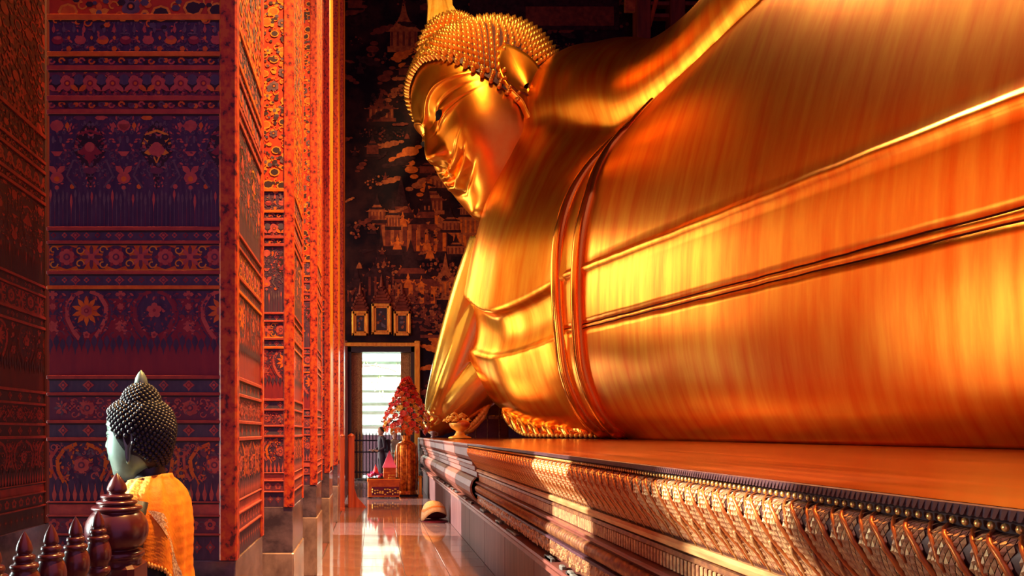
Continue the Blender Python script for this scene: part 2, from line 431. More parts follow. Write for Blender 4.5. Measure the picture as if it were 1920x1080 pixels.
# ------------------------------------------------------------------ flat painted ornament
class Paint:
    """flat painted motifs in a (u, v) plane; every poly gets its own thin layer of paint"""
    PAL = ['navy', 'navy2', 'purple', 'crimson', 'red', 'rose', 'orange', 'yellow', 'dark', 'grey', 'mural_red', 'mural_ochre', 'mural_bright',
           'mural_dim', 'gilt']

    def __init__(s, step=0.0006, jit=0.0004):
        s.p = []; s.step = step; s.jit = jit

    def poly(s, pts, col, lay=0):
        s.p.append((pts, Paint.PAL.index(col), lay))

    def disc(s, u, v, r, col, lay=0, n=10, sx=1, sy=1, ph=0):
        s.poly([(u + r * sx * math.cos(a + ph), v + r * sy * math.sin(a + ph)) for a in np.linspace(0, 2 * PI, n, endpoint=False)], col, lay)

    def petal(s, u, v, ang, ln, wd, col, lay=0):
        c, q = math.cos(ang), math.sin(ang)
        pts = [(0, 0), (ln * .3, wd * .42), (ln * .65, wd * .5), (ln, 0), (ln * .65, -wd * .5), (ln * .3, -wd * .42)]
        s.poly([(u + a * c - b_ * q, v + a * q + b_ * c) for a, b_ in pts], col, lay)

    def rosette(s, u, v, r, c1, c2, c3=None, n=6, lay=0, ph=PI / 2):
        for k in range(n):
            s.disc(u + r * .58 * math.cos(ph + 2 * PI * k / n), v + r * .58 * math.sin(ph + 2 * PI * k / n), r * .42, c1, lay, 8)
        s.disc(u, v, r * .6, c1, lay + .5, 10)
        s.disc(u, v, r * .42, c2, lay + 1, 10)
        if c3: s.disc(u, v, r * .22, c3, lay + 2, 8)

    def diamond(s, u, v, rx, ry, c1, c2, c3, lay=0):
        s.poly([(u - rx, v), (u - rx * .3, v - ry * .5), (u, v - ry), (u + rx * .3, v - ry * .5), (u + rx, v), (u + rx * .3, v + ry * .5), (u, v + ry),
                (u - rx * .3, v + ry * .5)], c1, lay)
        s.poly([(u - rx * .55, v), (u, v - ry * .55), (u + rx * .55, v), (u, v + ry * .55)], c2, lay + 1)
        s.disc(u, v, min(rx, ry) * .28, c3, lay + 2, 8)

    def flame(s, u, v, w, h, col, lay=0):
        """pointed leaf hanging from (u, v) down by h (h < 0 rises)"""
        s.poly([(u, v), (u + w * .35, v - h * .18), (u + w * .5, v - h * .42), (u + w * .16, v - h * .68), (u, v - h), (u - w * .16, v - h * .68),
                (u - w * .5, v - h * .42), (u - w * .35, v - h * .18)], col, lay)

    def arc(s, pts, wd, col, lay=0):
        pts = [Vector(p) for p in pts]
        n = len(pts)
        for i in range(n - 1):
            d = (pts[i + 1] - pts[i]).normalized(); q = Vector((-d.y, d.x)) * wd / 2
            s.poly([tuple(pts[i] - q), tuple(pts[i + 1] - q), tuple(pts[i + 1] + q), tuple(pts[i] + q)], col, lay)

    def curl(s, u, v, r, sgn, col, lay=0, wd=None, a0=0, turns=.8):
        pts = [(u + r * (1 - .6 * t) * math.cos(a0 + sgn * 2 * PI * turns * t), v + r * (1 - .6 * t) * math.sin(a0 + sgn * 2 * PI * turns * t))
               for t in np.linspace(0, 1, 8)]
        s.arc(pts, wd or r * .3, col, lay)

    def rect(s, u0, u1, v0, v1, col, lay=0):
        s.poly([(u0, v0), (u1, v0), (u1, v1), (u0, v1)], col, lay)

    def clip(s, u0, u1, v0=-99, v1=99):
        out = []
        for pts, c, l in s.p:
            for ax, lim, sg in ((0, u0, 1), (0, u1, -1), (1, v0, 1), (1, v1, -1)):
                new = []
                for i in range(len(pts)):
                    a, b_ = pts[i], pts[(i + 1) % len(pts)]
                    da, db = (a[ax] - lim) * sg, (b_[ax] - lim) * sg
                    if da >= 0: new.append(a)
                    if (da >= 0) != (db >= 0):
                        t = da / (da - db); new.append((a[0] + t * (b_[0] - a[0]), a[1] + t * (b_[1] - a[1])))
                pts = new
                if len(pts) < 3: break
            if len(pts) >= 3: out.append((pts, c, l))
        s.p = out
        return s

    def mb(s, fn):
        """fn(u, v, depth) -> xyz; depth grows towards the viewer"""
        m = MB()
        for pts, c, l in s.p:
            m.add([fn(a, b_, (l + 1) * s.step + len(m.f) * s.step * s.jit) for a, b_ in pts], [tuple(range(len(pts)))], c)
        return m

    def mats(s):
        return [M[k] for k in Paint.PAL]


# ------------------------------------------------------------------ painted columns
CW, CD = 0.80, 0.72          # column width and depth
CH = 16.9
# bands from the bottom: z0, z1, ground paint
PX = lambda y: 1.5 + (810 - y) / 433.9       # rows measured on the front face of the nearest column
BANDS = [(PX(1048), PX(1003), 'navy'), (PX(1000), PX(968), 'purple'), (PX(965), PX(942), 'rose'), (PX(940), PX(826), 'navy'), (PX(820), PX(793), 'navy2'),
         (PX(788), PX(741), 'purple'), (PX(736), PX(710), 'navy2'), (PX(704), PX(542), 'crimson'), (PX(536), PX(514), 'navy2'), (PX(508), PX(457), 'purple'),
         (PX(452), PX(432), 'navy2'), (PX(426), PX(214), 'navy'), (PX(206), PX(189), 'purple'), (PX(181), PX(132), 'purple'), (PX(124), PX(106), 'navy'),
         (PX(98), PX(38), 'navy'), (PX(28), CH, 'red')]


def paint_face(W, rich=True):
    """one face of a column, u from 0 to W"""
    p = Paint()
    U = lambda px: (px - 92) / 433.9
    period = 0.293        # distance between main motifs
    n = int(W / period) + 2
    # --- bottom: dark scroll rows
    for k in range(16):
        u = k * .058
        p.diamond(u, PX(1026), .022, .03, 'crimson', 'grey', 'rose')
    for k in range(12):
        u = .02 + k * .075
        p.rosette(u, PX(984), .026, 'rose', 'navy', 'crimson', 5)
        p.curl(u + .037, PX(984), .016, 1, 'grey', 0)
    # --- lower floral with hanging fringe (940..826)
    for k in range(n + 1):
        u = U(155) - period + k * period * .98
        v = PX(872)
        for s in (-1, 1):
            pts = [(u + s * .02, PX(832)), (u + s * .075, PX(842)), (u + s * .105, PX(862)), (u + s * .10, PX(884)), (u + s * .075, PX(905)), (u + s * .05, PX(918))]
            p.arc(pts, .016, 'orange', 0)
            p.arc([(a + s * .028, b_ + .006) for a, b_ in pts[1:5]], .012, 'rose', .5)
            p.petal(u + s * .03, v + .03, PI / 2 - s * .7, .05, .024, 'purple', 1)
            p.petal(u + s * .04, v - .01, -s * .3 + (PI if s < 0 else 0), .05, .026, 'purple', 1)
            p.curl(u + s * .055, v - .05, .02, s, 'rose', 1)
        p.disc(u, v, .042, 'purple', 1); p.rosette(u, v, .036, 'rose', 'purple', 'rose', 6, 2)
        u2 = u + period * .49
        for dv in (0, .045, -.045):
            for s in (-1, 1):
                p.curl(u2 + s * .022, v + .03 + dv, .016, s, 'rose' if dv else 'grey', 0)
        p.rosette(u2, v + .05, .022, 'rose', 'navy', None, 5, 1)
        p.rosette(u2, v - .035, .024, 'orange', 'navy', None, 5, 1)
    for k in range(28):
        u = .008 + k * .0295
        p.flame(u, PX(895 if k % 2 else 902), .030, .095, 'navy', 3)
        p.flame(u + .0147, PX(942), .020, -.085, 'rose', 3.5)
    # --- diamond rows
    for yy, k0 in ((807, 118), (722, 118), (525, 0), (441, 0)):
        if k0:
            for k in range(n * 2 + 1):
                u = U(k0) + k * .1085
                p.diamond(u, PX(yy), .026 if k % 2 else .022, .027, 'rose', 'crimson' if k % 2 else 'navy2', 'rose')
        else:
            for k in range(17):
                u = U(100) + k * .0475
                if k % 4 == 2:
                    p.diamond(u, PX(yy), .022, .023, 'rose', 'purple', 'rose')
                else:
                    p.rosette(u, PX(yy), .012, 'rose' if k % 2 else 'crimson', 'navy2', None, 4)
    # --- rosette row 741..788
    for k in range(n * 2 + 1):
        u = U(115) + k * .111; v = PX(765)
        if k % 2:
            p.rosette(u, v, .034, 'rose', 'purple', 'rose', 8)
        else:
            for q in range(8):
                p.petal(u, v, q * PI / 4, .035, .013, 'rose' if q % 2 else 'grey', 0)
        for s in (-1, 1):
            p.curl(u + .055, v + s * .027, .016, s, 'rose', 0)
            p.rosette(u + .055 + s * .018, v, .012, 'rose', 'navy', None, 4)
    # --- ogee arches panel 542..704
    for k in range(n + 1):
        u = U(162) - period + k * period
        ctr = k % 2
        p.disc(u, PX(585), .078, 'navy', 0, 14, 1, 1.25)
        for s in (-1, 1):
            pts = [(u + s * .015, PX(546)), (u + s * .055, PX(553)), (u + s * .085, PX(575)), (u + s * .082, PX(598)), (u + s * .055, PX(622)), (u + s * .03, PX(636))]
            p.arc(pts, .018, 'crimson' if not ctr else 'rose', 1)
            p.arc([(a + s * .024, b_) for a, b_ in pts], .006, 'navy', 1)
        if ctr:
            for q in range(10):
                p.petal(u, PX(583), PI / 2 + q * 2 * PI / 10, .066, .020, 'orange', 2)
            p.rosette(u, PX(583), .026, 'rose', 'crimson', 'rose', 6, 3)
        else:
            p.rosette(u, PX(582), .034, 'rose', 'rose', 'crimson', 5, 2)
        p.rosette(u, PX(628), .016, 'rose', 'crimson', None, 5, 2)
        u2 = u + period / 2
        for yy, r_ in ((552, .024), (575, .016), (612, .026)):
            for q in range(4 if yy < 560 else 7):
                p.petal(u2, PX(yy), q * 2 * PI / (4 if yy < 560 else 7), r_, r_ * .7, 'rose', 1)
        for s in (-1, 1):
            p.curl(u2 + s * .035, PX(575), .02, s, 'navy', 1); p.curl(u2 + s * .03, PX(595), .02, -s, 'navy', 1)
            p.petal(u2, PX(590), PI / 2 - s * 1.1, .05, .025, 'navy', .5)
            p.curl(u2 + s * .03, PX(628), .022, s, 'purple', 1)
    for k in range(30):
        u = .004 + k * .0272
        p.flame(u, PX(628 if k % 2 else 634), .026, .075, 'navy', 2)
    p.rect(0, W, PX(560), PX(543), 'navy', -.5)
    # --- orange floral band 457..508
    p.rect(0, W, PX(508), PX(457), 'orange', -.5)
    for k in range(n * 2 + 1):
        u = U(122) - .1 + k * .1065; v = PX(482)
        if k % 2:
            p.disc(u, v, .062, 'navy', 0, 8, 1, .85)
            p.rosette(u, v, .036, 'rose', 'purple', 'rose', 6, 1)
            for q in range(6):
                p.petal(u, v, q * PI / 3, .05, .02, 'crimson', .5)
        else:
            for q in range(8):
                p.petal(u, v, q * PI / 4, .055, .017, 'rose' if q % 2 else 'purple', 1)
            p.disc(u, v, .014, 'rose', 2)
            for s in (-1, 1):
                for s2 in (-1, 1):
                    p.disc(u + s * .045, v + s2 * .034, .022, 'navy', .4, 6); p.curl(u + s * .05, v + s2 * .03, .02, s * s2, 'yellow', 1.5, .006)
    p.arc([(0, PX(459.5)), (W, PX(459.5))], .006, 'yellow', 3); p.arc([(0, PX(506)), (W, PX(506))], .006, 'yellow', 3)
    # --- tall indigo panel 214..426
    for k in range(n + 1):
        u = U(170) - period + k * period * .985
        c = ('yellow', 'crimson')[k % 2]
        c2 = ('rose', 'rose')[k % 2]
        p.flame(u, PX(226), .15, .30, 'dark', 0)
        for s in (-1, 1):
            p.arc([(u, PX(245)), (u + s * .03, PX(250)), (u + s * .05, PX(254))], .010, c, 2)
            p.arc([(u + s * .012, PX(274)), (u + s * .035, PX(266)), (u + s * .052, PX(259))], .011, c, 2)
            p.arc([(u + s * .05, PX(270)), (u + s * .062, PX(268))], .009, c, 2)
            p.petal(u, PX(283), PI / 2 - s * 1.75, .055, .026, c, 2)
            p.disc(u + s * .04, PX(258), .012, 'dark', 2.5); p.disc(u + s * .026, PX(267), .012, 'dark', 2.5)
            p.arc([(u + s * .07, PX(300)), (u + s * .10, PX(330)), (u + s * .06, PX(352))], .008, 'grey', 1)
            p.curl(u + s * .03, PX(318), .018, s, 'grey', 1, .005)
        p.disc(u, PX(282), .036, c2 if k % 2 == 0 else 'crimson', 2.2, 10, 1, .7); p.disc(u, PX(276), .022, c2, 3)
        p.arc([(u - .012, PX(294)), (u, PX(306)), (u + .012, PX(294))], .006, c, 2)
        if k % 2: p.flame(u, PX(285), .05, .06, 'crimson', 2)
        p.disc(u, PX(320), .03, 'purple', 1, 8, 1, .5)
        u2 = u + period / 2
        p.disc(u2, PX(236), .030, 'rose', 1, 8, 1, .85); p.poly([(u2 - .03, PX(233)), (u2 + .03, PX(233)), (u2, PX(250))], 'rose', 1)
        for s in (-1, 1):
            p.flame(u2 + s * .045, PX(229), .020, .042, 'orange' if s > 0 else 'rose', 1)
            p.petal(u2, PX(326), PI / 2 - s * .8, .050, .026, 'rose', 1)
            p.disc(u2 + s * .016, PX(262), .011, 'grey', 1, 6, .6, 1.6)
            p.curl(u2 + s * .05, PX(290), .018, s, 'grey', 0, .005)
        p.disc(u2 - .1, PX(221), .026, 'rose' if k % 2 else 'purple', 1, 6, 1, .45); p.disc(u2 + .1, PX(221), .026, 'orange' if k % 2 else 'purple', 1, 6, 1, .45)
        p.poly([(u2 - .026, PX(284)), (u2 + .026, PX(284)), (u2 + .01, PX(293)), (u2 - .01, PX(293))], 'rose', 1)
        p.disc(u2, PX(334), .030, 'rose', 1, 8, 1, .85); p.disc(u2, PX(336), .012, 'orange', 2)
        p.flame(u2, PX(347), .026, .034, 'grey', 1); p.disc(u2, PX(352), .009, 'rose', 2)
        for s in (-1, 1): p.disc(u2 + s * .066, PX(350), .011, 'rose' if s < 0 else 'orange', 1, 7)
        for yy, rr in ((268, .2), (300, .2), (312, .2), (244, .2)):
            for q in range(5):
                p.disc(u2 + rng.uniform(-.12, .12), PX(yy + rng.uniform(-9, 9)), rng.uniform(.004, .008), 'grey' if q % 2 else 'purple', .3, 6)
    for k in range(46):
        u = .006 + k * .0178
        p.flame(u, PX(355 + (k % 3) * 4), .012, .06 + .03 * (k % 2), 'grey' if k % 5 else 'rose', .5)
        p.rect(u - .0016, u + .0016, PX(424), PX(372), 'purple' if k % 2 else 'grey', .2)
    # fine foliage filling the grounds, mirrored about each motif like a stencil
    for (ya, yb, n_, cs) in ((216, 350, 150, ('grey', 'purple', 'rose', 'grey')), (545, 625, 70, ('purple', 'crimson', 'rose', 'navy')), (832, 900, 80, ('rose', 'grey', 'crimson', 'orange')),
                             (134, 180, 60, ('rose', 'dark', 'orange', 'crimson')), (40, 96, 60, ('grey', 'purple', 'rose', 'grey')), (744, 786, 40, ('grey', 'rose', 'crimson', 'rose'))):
        spots = [(rng.uniform(0, period), PX(rng.uniform(ya, yb)), rng.uniform(0, 2 * PI), int(rng.integers(0, 4)), rng.uniform(.6, 1.1)) for q in range(n_)]
        for k in range(-1, int(2 * W / period) + 2):
            for (du_, vv, aa, ci, sc_) in spots:
                if k % 2 == 0: uu, a2 = U(170) + k * period / 2 + du_ / 2, aa
                else: uu, a2 = U(170) + (k + 1) * period / 2 - du_ / 2, PI - aa
                if ci == 0: p.curl(uu, vv, .009 * sc_, 1 if k % 2 else -1, cs[0], .25, .003, a2)
                else: p.petal(uu, vv, a2, .020 * sc_, .009 * sc_, cs[ci], .25)
    # --- scroll rows and rosette row near the top
    for yy in (197, 115):
        for k in range(20):
            u = .01 + k * .043
            p.curl(u, PX(yy), .015, 1 if k % 2 else -1, ('rose', 'orange', 'grey')[k % 3], 1, .008)
            p.disc(u + .02, PX(yy + rng.uniform(-3, 3)), .012, ('dark', 'dark', 'orange')[k % 3], .5, 6)
    for k in range(9):
        u = .03 + k * .098
        p.disc(u, PX(157), .038, 'dark', 0, 8, 1, 1); p.disc(u, PX(150), .024, 'navy2', 1, 8)
        for s in (-1, 1):
            p.petal(u, PX(172), PI / 2 - s * .9, .045, .022, 'orange' if k % 3 == 1 else 'rose', 2)
            p.curl(u + s * .04, PX(150), .02, s, 'rose', 1, .008)
        p.rosette(u + .049, PX(157), .034, 'rose', 'crimson', 'orange', 6, 1)
    for k in range(9):
        u = U(108) + k * .098
        p.disc(u, PX(76), .026, ('crimson', 'rose', 'orange')[k % 3], 1, 8, 1, .75); p.disc(u, PX(72), .014, 'rose', 2, 8, 1.3, .6)
        for s in (-1, 1): p.curl(u + .049 + s * .02, PX(88), .014, s, 'grey', 0, .006)
        p.petal(u + .049, PX(76), PI / 2, .02, .012, 'orange', 1)
        p.disc(u + .049, PX(92), .013, 'orange', 1, 5)
    for k in range(19):
        u = .02 + k * .0435
        p.flame(u, PX(63), .016, -.045, 'grey' if k % 3 else 'rose', 1)
    # --- red floral field above
    v = PX(18)
    while v < 9.0:
        for k in range(7):
            u = .02 + k * .13 + (.065 if int(v / .10) % 2 else 0) + rng.uniform(-.02, .02)
            vv = v + rng.uniform(-.02, .02)
            r = rng.uniform(.030, .046)
            kind = rng.integers(0, 4)
            if kind == 0:
                p.rosette(u, vv, r, 'grey', 'dark', 'orange', 6, 1)
            elif kind == 1:
                for q in range(5): p.petal(u, vv, q * 2 * PI / 5 + .3, r * 1.1, r * .6, 'orange' if q % 2 else 'yellow', 1)
                p.disc(u, vv, r * .3, 'grey', 2)
            else:
                p.disc(u, vv, r * 1.0, 'yellow', .8, 8, 1, .8); p.disc(u, vv, r * .74, 'dark' if kind == 2 else 'orange', 1, 8, 1, .8)
            for q in range(6):
                a = rng.uniform(0, 2 * PI)
                p.disc(u + .07 * math.cos(a), vv + .06 * math.sin(a), rng.uniform(.008, .017), ('dark', 'navy2', 'yellow', 'orange', 'dark')[rng.integers(0, 5)], 1.2, 6, 1.2, .9)
            p.curl(u + .06, vv + .03, .024, 1 if k % 2 else -1, 'yellow', 1, .007)
            p.curl(u - .05, vv - .04, .02, -1 if k % 2 else 1, 'orange', 1, .007)
        v += .092
    return p.clip(0, W)


def make_column(label):
    """origin at the front right bottom corner of the shaft"""
    t = thing('painted_column', label, 'column', (0, 0, 0))
    x0, x1, y0, y1 = -CW, 0.0, 0.0, CD
    st = 0.065       # corner fillet width
    # marble base
    b = MB(); b.cbox(x0 - .012, x1 + .012, y0 - .012, y1 + .012, 0.0, PX(1053) - .33, .012)
    b.obj('marble_base', M['marble'], t)
    b = MB(); b.cbox(x0 - .004, x1 + .004, y0 - .004, y1 + .004, PX(1053) - .33, PX(1050), .006)
    pn = b.obj('marble_panel', M['marble_dark'], t)
    q = Paint(); q.diamond(-.4, PX(1053) - .16, .05, .045, 'rose', 'grey', 'rose')
    q.mb(lambda u, v, d: (u, y0 - .005 - d, v)).obj('diamond_inlay', q.mats(), t, fix=False)
    for (z0, z1, g) in BANDS:
        b = MB(); b.box(x0, x1, y0, y1, z0 - .004, z1 + .004)
        b.obj('painted_band', M[g], t)
    # raised mouldings between the bands
    zs = [(BANDS[i][1], BANDS[i + 1][0]) for i in range(len(BANDS) - 1)]
    for i, (a, c) in enumerate(zs):
        b = MB(); mz = (a + c) / 2
        e = .009
        b.cbox(x0 - e, x1 + e, y0 - e, y1 + e, a - .001, c + .001, .003)
        b.obj('band_moulding', M['line_red' if i not in (7, 14, 15) else 'orange'], t)
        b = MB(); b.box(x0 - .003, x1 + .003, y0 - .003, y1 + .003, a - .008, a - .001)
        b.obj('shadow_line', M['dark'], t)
    pf = paint_face(CW)
    o = pf.mb(lambda u, v, d: (x0 + u, y0 - d, v)).obj('painted_ornament', pf.mats(), t, fix=False)
    ps = paint_face(CD)
    ps.mb(lambda u, v, d: (x1 + d, y0 + u, v)).obj('painted_ornament', ps.mats(), t, fix=False)
    # corner fillets, front right and rear right
    for (ex, ey) in ((x1 - st, y0 - .012), (x1 - st, y1 - st + .012)):
        b = MB(); b.cbox(ex, ex + st + .012, ey, ey + st, PX(1050), CH, .008)
        b.obj('corner_fillet', M['fillet'], t)
    return t


# corner fillet paint: red ground with orange scrolls in rows
def fillet_mat():
    m = bpy.data.materials.new('painted_fillet')
    nt, p = nodes_of(m); N, L = nt.nodes, nt.links
    tc = N.new('ShaderNodeTexCoord'); mp = N.new('ShaderNodeMapping'); mp.inputs['Scale'].default_value = (24, 24, 20)
    L.new(tc.outputs['Object'], mp.inputs[0])
    v = N.new('ShaderNodeTexNoise'); v.inputs['Scale'].default_value = 1.6; v.inputs['Detail'].default_value = 4
    L.new(mp.outputs[0], v.inputs['Vector'])
    r = N.new('ShaderNodeValToRGB')
    r.color_ramp.elements[0].position = .34; r.color_ramp.elements[0].color = (.08, .012, .02, 1)
    r.color_ramp.elements[1].position = .60; r.color_ramp.elements[1].color = (.60, .11, .02, 1)
    e = r.color_ramp.elements.new(.41); e.color = (.40, .035, .02, 1)
    e = r.color_ramp.elements.new(.50); e.color = (.52, .055, .02, 1)
    L.new(v.outputs['Fac'], r.inputs[0]); L.new(r.outputs[0], p.inputs['Base Color'])
    p.inputs['Roughness'].default_value = .42
    return m


M['fillet'] = fillet_mat()
COLX = -0.6
col_lab = ['painted square column behind the small dark statue', 'second painted column from the small dark statue, red floral shaft above indigo bands',
           'third painted column along the walkway, a narrow strip', 'fourth painted column along the walkway, with a gold lit edge',
           'fifth painted column along the walkway, just before the red posts', 'sixth painted column, last before the far doorway']
col0 = make_column(col_lab[0])
col0.location = (COLX, 2.95, 0)
col0['group'] = 'painted columns along the walkway'
for k in range(1, 6):
    cc = dup(col0, (COLX, 2.95 + 2.1 * k, 0), col_lab[k])
    if k >= 3:          # the farther columns carry gilded panels on their walkway side
        b = MB(); b.cbox(.004, .016, .06, CD - .10, 1.02, CH, .003); b.obj('gilt_panel', M['gilt'], cc)
        b = MB(); b.cbox(-CW + .10, -.07, -.016, -.006, 3.3, CH, .003); b.obj('gilt_panel', M['fillet'], cc)
# outer row: one column shows left of the nearest one
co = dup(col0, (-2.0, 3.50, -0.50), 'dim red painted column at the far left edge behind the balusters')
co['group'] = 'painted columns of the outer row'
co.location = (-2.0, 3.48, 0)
# the column paints in darkened copies: the dim aisle's shade put into the colour
M['maroon_shade'] = mat('shaded_maroon_paint', (0.085, 0.008, 0.012), (0.045, 0.005, 0.012), 0.55, None, 0.0, (20, 20, 5))
M['brick_shade'] = mat('shaded_brick_paint', (0.30, 0.022, 0.014), (0.18, 0.014, 0.012), 0.5, None, 0.0, (20, 20, 8))
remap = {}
for a_, b_ in (('navy', 'dark'), ('navy2', 'dark'), ('purple', 'dark'), ('crimson', 'maroon_shade'), ('red', 'maroon_shade'), ('rose', 'brick_shade'), ('orange', 'brick_shade'), ('yellow', 'brick_shade'),
               ('grey', 'maroon_shade'), ('line_red', 'brick_shade'), ('fillet', 'maroon_shade')):
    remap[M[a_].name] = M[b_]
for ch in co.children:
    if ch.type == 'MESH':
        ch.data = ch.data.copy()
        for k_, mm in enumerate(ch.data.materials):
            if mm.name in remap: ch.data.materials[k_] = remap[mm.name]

#%%FARWALL
# ------------------------------------------------------------------ far wall with doorway, mural, frames
FY = 21.0
fx = lambda px: (px - 700) * FY / 1280
fz = lambda py: 1.5 + (810 - py) * FY / 1280
DX0, DX1, DZ = fx(652), fx(777), fz(650)
b = MB()
b.box(-5, DX0, FY, FY + .5, -0.2, 17.2); b.box(DX1, 14, FY, FY + .5, -0.2, 17.2); b.box(DX0, DX1, FY, FY + .5, DZ, 17.2)
farw = tag(b.obj('wall_far', M['mural']), kind='structure')


def mural():
    p = Paint(0.003, 0.004)
    r = rng

    def temple(u, v, w, h, c1, c2, c3):
        p.rect(u - w * .5, u + w * .5, v, v + h * .12, c1, 0)
        p.rect(u - w * .42, u + w * .42, v + h * .12, v + h * .42, c2, 1)
        for k in range(5):
            x = u - w * .36 + k * w * .18
            p.rect(x - w * .035, x + w * .035, v + h * .13, v + h * .42, c3, 2)
        z = v + h * .42; ww = w * .56
        for k in range(4):
            p.poly([(u - ww, z), (u + ww, z), (u + ww * .62, z + h * .11), (u - ww * .62, z + h * .11)], c1 if k % 2 else c2, 1 + k * .3)
            p.poly([(u - ww, z), (u - ww * 1.08, z + h * .05), (u - ww * .9, z + h * .03)], c3, 2); p.poly([(u + ww, z), (u + ww * 1.08, z + h * .05), (u + ww * .9, z + h * .03)], c3, 2)
            z += h * .085; ww *= .66
        p.poly([(u - ww, z), (u + ww, z), (u, v + h * 1.12)], c1, 3)

    def tree(u, v, s_, c):
        for k in range(22):
            a, q = r.uniform(0, 2 * PI), s_ * math.sqrt(r.uniform(0, 1))
            p.disc(u + q * math.cos(a), v + q * math.sin(a) * .7, s_ * r.uniform(.07, .16), c[r.integers(0, len(c))], r.uniform(0, 2), 6)

    def cloud(u, v, s_, c, ph):
        for k in range(4):
            t = (k - 1.5) / 1.5
            p.disc(u + t * s_ * math.cos(ph), v + t * s_ * math.sin(ph), s_ * (.55 - .25 * abs(t)) * r.uniform(.7, 1.2), c, 1 + k * .2, 9, 1.3, .7, ph)

    def figure(u, v, s_, c1, c2):
        p.poly([(u - s_ * .45, v), (u + s_ * .45, v), (u + s_ * .3, v + s_ * .5), (u + s_ * .12, v + s_ * .85), (u - s_ * .12, v + s_ * .85), (u - s_ * .3, v + s_ * .5)], c1, 1)
        p.disc(u, v + s_, s_ * .17, c2, 2, 7); p.poly([(u - s_ * .1, v + s_ * 1.1), (u + s_ * .1, v + s_ * 1.1), (u, v + s_ * 1.5)], c2, 2)
        for q in (-1, 1): p.arc([(u + q * s_ * .2, v + s_ * .7), (u + q * s_ * .5, v + s_ * .5), (u + q * s_ * .62, v + s_ * .8)], s_ * .12, c2, 2)

    def roof(u, v, w, h, sk, c1, c2):
        p.poly([(u, v), (u + w, v - sk), (u + w, v - sk + h), (u, v + h)], c1, 1)
        for k in range(6):
            p.poly([(u + w * k / 6, v - sk * k / 6 + h * .1), (u + w * (k + .45) / 6, v - sk * (k + .45) / 6 + h * .1), (u + w * (k + .45) / 6, v - sk * (k + .45) / 6 + h * .8), (u + w * k / 6, v - sk * k / 6 + h * .8)], c2, 2)
    X, Z = fx, fz
    # fixed features that the photograph shows
    temple(X(770), Z(585), 1.9, 2.0, 'mural_dim', 'mural_red', 'mural_bright')
    temple(X(800), Z(488), 1.5, 2.2, 'mural_dim', 'mural_red', 'mural_bright')
    temple(X(752), Z(478), 1.5, 2.2, 'mural_dim', 'mural_red', 'mural_ochre')
    temple(X(757), Z(98), 1.0, 1.5, 'mural_ochre', 'mural_ochre', 'mural_red')
    temple(X(715), Z(228), .9, .9, 'mural_red', 'mural_red', 'mural_ochre')
    temple(X(715), Z(570), 1.0, 2.0, 'mural_dim', 'mural_dim', 'mural_red')
    temple(X(668), Z(575), .7, 1.2, 'mural_dim', 'mural_dim', 'mural_red')
    temple(X(835), Z(562), .8, 1.3, 'mural_ochre', 'mural_ochre', 'mural_bright')
    temple(X(812), Z(402), .7, 1.0, 'mural_ochre', 'mural_red', 'mural_ochre')
    temple(X(882), Z(448), .8, 1.4, 'mural_ochre', 'mural_ochre', 'mural_bright')
    roof(X(815), Z(420), 1.3, .35, .9, 'mural_ochre', 'mural_bright')
    roof(X(850), Z(458), 1.0, .35, .6, 'mural_ochre', 'mural_bright')
    for (px, py) in ((765, 540), (790, 545), (800, 470), (806, 485), (745, 468), (755, 425), (735, 425)):
        figure(X(px), Z(py), .32, 'mural_bright', 'mural_bright')
    for (px, py, s_, c, ph) in ((716, 56, .30, 'mural_red', .4), (697, 98, .28, 'mural_red', 1.3), (690, 115, .32, 'mural_dim', -.4), (758, 102, .34, 'mural_bright', .4),
                                (785, 90, .3, 'mural_bright', 1.2), (763, 128, .36, 'mural_bright', -.7), (724, 142, .3, 'mural_red', .9), (756, 145, .25, 'mural_ochre', .2),
                                (740, 175, .3, 'mural_ochre', .8), (762, 172, .2, 'mural_ochre', .6), (657, 148, .22, 'mural_red', -.6), (732, 270, .34, 'mural_ochre', .2),
                                (762, 288, .42, 'mural_bright', .5), (769, 312, .34, 'mural_bright', -1.2), (790, 345, .4, 'mural_ochre', .4), (800, 352, .3, 'mural_bright', .8),
                                (728, 340, .3, 'mural_ochre', .3), (745, 305, .35, 'mural_dim', .3), (666, 20, .3, 'mural_red', .4), (670, 40, .3, 'mural_dim', .8)):
        cloud(X(px), Z(py), s_, c, ph)
    for (px, py) in ((812, 500), (838, 525), (845, 505), (850, 560), (790, 600), (812, 605), (800, 595), (825, 590), (835, 605), (790, 575), (760, 570), (745, 562)):
        tree(X(px), Z(py), r.uniform(.3, .5), ['mural_ochre', 'mural_red', 'mural_red'])
    for k in range(130):
        u, v = r.uniform(X(645), X(910)), r.uniform(Z(620), Z(-60))
        py = 810 - (v - 1.5) * 1280 / FY
        q = r.integers(0, 7)
        cs = ['mural_dim', 'mural_dim', 'mural_red'] if py < 330 else ['mural_red', 'mural_dim', 'mural_ochre']
        if q < 2: tree(u, v, r.uniform(.2, .45), cs)
        elif q < 4: cloud(u, v, r.uniform(.12, .28), cs[r.integers(0, 3)], r.uniform(-1, 1))
        elif q < 6: figure(u, v, r.uniform(.16, .28), cs[r.integers(0, 3)], cs[r.integers(0, 3)])
        else: temple(u, v, r.uniform(.4, .7), r.uniform(.5, .9), 'mural_dim', cs[2], 'mural_red')
    for k in range(40):      # mural behind the statue's head and shoulder
        u, v = r.uniform(X(900), X(1180)), r.uniform(Z(110), Z(-10))
        tree(u, v, r.uniform(.25, .5), ['mural_dim', 'mural_red']) if k % 2 else cloud(u, v, r.uniform(.15, .3), 'mural_red' if k % 6 == 0 else 'mural_dim', r.uniform(-1, 1))
